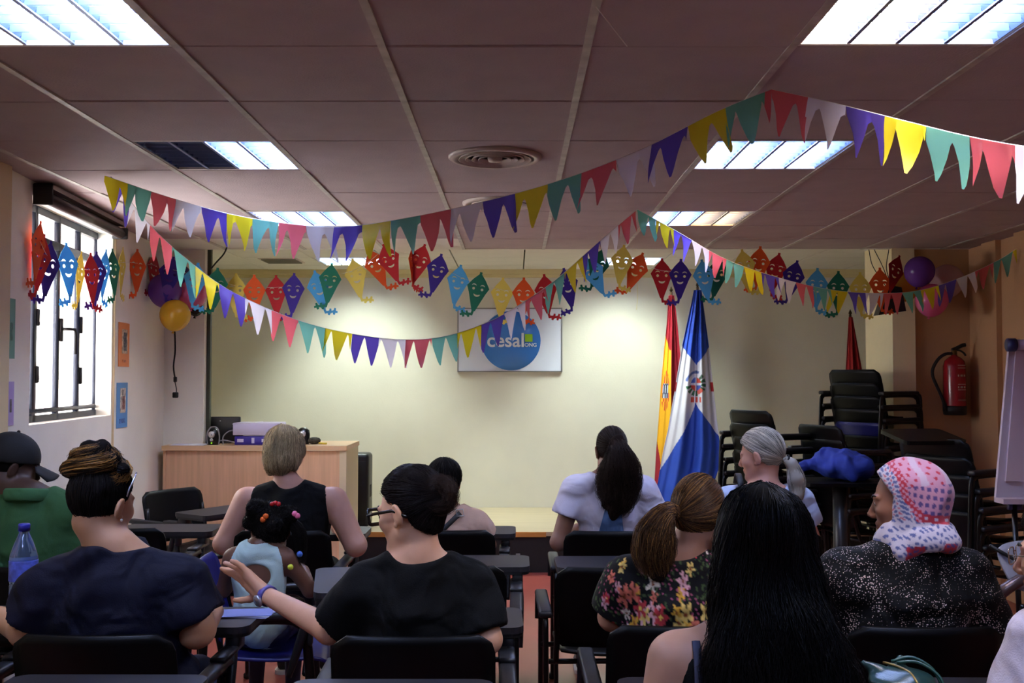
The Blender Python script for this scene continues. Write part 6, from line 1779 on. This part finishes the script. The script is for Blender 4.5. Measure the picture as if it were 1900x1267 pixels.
# ------------------------------------------------ person in white at the right edge
o = (org('white')[0] + 0.10, org('white')[1])
P = person('person in white top with thin glasses and greying dark hair, cut by the right edge', o, (lp(o, 1962, 0, o[1]+0.2)[0], 0.20, 1.15), head=(48, -4, 0), hs=0.97, sw=0.175, girth=1.08, skin=(196, 148, 124), dz=-0.05,
           arms={-1: dict(e=(-0.25, 0.15, 0.75), w=(-0.14, 0.44, 0.765), g=1.15)},
           top=dict(mat=cloth('white woven cotton', (214, 204, 214)), sleeve='short', sleeve_len=0.58, flare=0.03, name='white_top', folds=0.006, grow=0.022), pants=(40, 40, 50))
pn = []
for j in range(13):
    row = drape(P, ('white_top',), [(-0.225 + 0.035*i/5 + 0.012*j/12, 0.82 + 0.17*j/12) for i in range(6)], 0.003); pn += row
obj('shoulder_panel', MB().add(pn, [(j*6+i, j*6+i+1, (j+1)*6+i+1, (j+1)*6+i) for j in range(12) for i in range(5)], True), mat('red and green print cloth', (120, 52, 48), 0.85, noise=0.9, nscale=55), P['root'])
F = hair_base(P, *box_about(P, 0.19, 0.24, 0.18), thick=0.018, nape=-0.13, back=0.2)
F.ell((0, -0.04, -0.05), (0.08, 0.07, 0.08), 0.03, P['T'], clip=clip_hair(P['T'], P['hs'], back=0.1, nape=-0.12))
add_hair_mesh(F, P, DARKB)
crown = head_pt(P, 0, -0.05, 0.13)
for m_, n_ in ((hair_mat((50, 46, 46)), 300), (DGREY, 200)):
    strands_mesh('hair_strands', wiggle(trace(F, surface_starts(F, n_), lambda p: np.array((0, 0, -1.0))[None] + 0.8*(p-crown), 14, 0.010, 0.004), 0.007, 1.4), 0.0015*SR, m_, P['root'])
spectacles(P, mat('thin silver frame', (170, 160, 150), 0.25, metal=0.8), w=0.027, h=0.018, th=0.0016)
# ================================================================== small things
# water bottle on the far left tablet
bp = at(43, 1100, 3.47); bt = thing('water_bottle', 'clear blue plastic water bottle with blue cap on a tablet at the left edge', 'bottle', (bp.x, 3.47, 0.737))
M_PET = mat('clear bluish plastic', (150, 186, 226), 0.08, trans=0.85)
obj('bottle_body', MB().lathe([(0.001, 0.004), (0.036, 0.0), (0.043, 0.01), (0.044, 0.05), (0.041, 0.06), (0.044, 0.07), (0.044, 0.12), (0.042, 0.125), (0.044, 0.13), (0.0445, 0.205), (0.043, 0.22), (0.030, 0.258), (0.017, 0.288), (0.015, 0.295), (0.015, 0.302), (0.001, 0.302)], 28), M_PET, bt)
obj('bottle_cap', MB().lathe([(0.001, 0.322), (0.017, 0.322), (0.019, 0.318), (0.019, 0.298), (0.001, 0.298)], 20), mat('blue cap plastic', (40, 44, 150), 0.4), bt)
obj('bottle_label', MB().lathe([(0.0452, 0.135), (0.0455, 0.137), (0.0455, 0.20), (0.0452, 0.202)], 28), mat('blue white label', (80, 96, 190), 0.4, noise=0.6, nscale=30), bt)

# blue quilted bundle
tq = Vector((tp.x, 6.55, tz))
K = Field((-0.34, -0.22, -0.01), (0.26, 0.24, 0.30), 0.008)
K.ell((0.06, 0.0, 0.085), (0.17, 0.15, 0.085), 0.05).ell((0.0, 0.03, 0.12), (0.12, 0.12, 0.08), 0.05).ell((0.13, -0.02, 0.08), (0.09, 0.12, 0.078), 0.04)
K.cap((-0.05, 0.02, 0.13), (-0.28, 0.04, 0.055), 0.055, 0.018, 0.04); K.cap((0.02, -0.10, 0.12), (0.06, -0.13, 0.03), 0.03, 0.03, 0.03)
K.folds(0.008, (26, 26, 20), 41); K.folds(0.004, (70, 70, 50), 43); K.cut((0, 0, 0.0), (0, 0, -1))
bo = K.mesh('blue_bundle'); bo.materials.append(cloth('royal blue quilt', (44, 62, 150), 0.7))
tag(link('blue_bundle', bo, None, None, tuple(tq)), 'rolled royal blue quilted cloth bundle on the pedestal table', 'bundle')

# green leather purse on a tablet
pr = at(1668, 1252, 2.72); pz = 0.737
pu = thing('leather_purse', 'dark green leather purse with gold zip on a tablet at the bottom right', 'purse', (pr.x, 2.70, pz))
K = Field((-0.12, -0.12, -0.01), (0.13, 0.12, 0.09), 0.005)
K.ell((0, 0, 0.028), (0.085, 0.07, 0.030), 0.02).cap((-0.05, 0.03, 0.045), (-0.085, 0.04, 0.062), 0.016, 0.006, 0.02).cap((0.0, 0.045, 0.05), (0.02, 0.06, 0.068), 0.018, 0.008, 0.02)
K.folds(0.003, (40, 40, 40), 5); K.cut((0, 0, 0), (0, 0, -1))
me = K.mesh('purse_body'); me.materials.append(mat('dark green leather', (30, 62, 60), 0.3, noise=0.15, nscale=30, bump=0.1, bscale=200)); link('purse_body', me, None, pu)
obj('purse_zip', MB().tube(catmull([(-0.03, 0.05, 0.062), (-0.005, 0.02, 0.06), (0.01, -0.03, 0.057), (0.015, -0.07, 0.04)], 5), 0.0035, 6), mat('gold zip', (176, 150, 90), 0.3, metal=0.8), pu)
obj('purse_strap', MB().tube(catmull([(-0.01, 0.045, 0.066), (0.04, 0.04, 0.078), (0.085, 0.02, 0.055), (0.105, 0.0, 0.012)], 6), 0.004, 6).tube(catmull([(0.0, 0.035, 0.066), (0.05, 0.02, 0.07), (0.09, -0.01, 0.045), (0.10, -0.03, 0.010)], 6), 0.004, 6), mat('green strap', (40, 84, 74), 0.4), pu)

# spectacles left on the floral woman's tablet
gp = at(1135, 1128, 3.6)
gl = thing('spectacles', 'folded dark spectacles on the tablet left of the floral top', 'glasses', (gp.x, 3.62, 0.737))
for s in (-1, 1): obj('rim', MB().tube([(s*0.03 + 0.025*math.cos(a), 0.002*math.sin(a), 0.022 + 0.018*math.sin(a)) for a in [2*PI*i/16 for i in range(17)]], 0.0022, 6), M_METAL, gl)
obj('temple', MB().tube(catmull([(-0.055, 0, 0.026), (-0.02, -0.03, 0.022), (0.03, -0.04, 0.012), (0.05, -0.045, 0.004)], 4), 0.003, 6), M_METAL, gl)
obj('temple', MB().tube(catmull([(0.055, 0, 0.026), (0.02, -0.022, 0.022), (-0.03, -0.03, 0.012), (-0.05, -0.03, 0.004)], 4), 0.003, 6), M_METAL, gl)

# papers on the navy woman's tablet
pp = thing('paper_sheets', 'loose pale blue papers on the tablet right of the navy blouse', 'paper', (at(445, 1120, 3.52).x, 3.56, 0.737))
for k in range(3): obj('sheet', MB().box((-0.09, -0.055, 0.001 + 0.0025*k), (0.10, 0.06, 0.002 + 0.0025*k), Matrix.Rotation(0.12*k - 0.1, 4, 'Z')), mat('pale blue paper %d' % k, ((150, 160, 200), (196, 200, 220), (120, 132, 190))[k], 0.8), pp)

# folded stroller at the right edge
so = Vector((1.62, 3.45, 0))
stt = thing('baby_stroller', 'grey fabric baby stroller partly hidden at the right edge', 'stroller', tuple(so))
def sp(px, py, d): return at(px, py, d) - so
fab = [sp(1838, 1010, 3.35), sp(1900, 1000, 3.4), sp(1960, 1010, 3.5), sp(1862, 1060, 3.33), sp(1905, 1062, 3.36), sp(1960, 1070, 3.4), sp(1880, 1095, 3.3), sp(1915, 1100, 3.32), sp(1960, 1105, 3.35)]
o_ = obj('stroller_fabric', MB().add(fab, [(0, 1, 4, 3), (1, 2, 5, 4), (3, 4, 7, 6), (4, 5, 8, 7)], True), cloth('grey stroller cloth', (146, 146, 156)), stt)
md = o_.modifiers.new('sub', 'SUBSURF'); md.levels = 2; md.render_levels = 2
md = o_.modifiers.new('thick', 'SOLIDIFY'); md.thickness = 0.008
obj('stroller_piping', MB().tube([sp(1836, 1012, 3.34), sp(1868, 1030, 3.33), sp(1905, 1050, 3.34), sp(1960, 1078, 3.36)], 0.006, 8), M_BLACK, stt)
obj('stroller_bar', MB().tube([sp(1838, 1115, 3.28), sp(1870, 1090, 3.28), sp(1950, 1040, 3.28)], 0.019, 12), mat('brushed tube', (84, 66, 64), 0.35, metal=0.5), stt)
for x in (0.0, 0.34):
    obj('stroller_leg', MB().tube([(x, -0.12, 0.82), (x + 0.02, 0.10, 0.07)], 0.012, 8), M_METAL, stt)
    obj('stroller_leg', MB().tube([(x, 0.18, 0.72), (x + 0.02, -0.12, 0.07)], 0.012, 8), M_METAL, stt)
    for y in (0.10, -0.12):
        obj('stroller_wheel', MB().lathe([(0.001, -0.015), (0.05, -0.015), (0.07, -0.01), (0.07, 0.01), (0.05, 0.015), (0.001, 0.015)], 20, Matrix.Translation((x + 0.02, y, 0.07)) @ Matrix.Rotation(PI/2, 4, 'Y')), M_BLACK, stt)
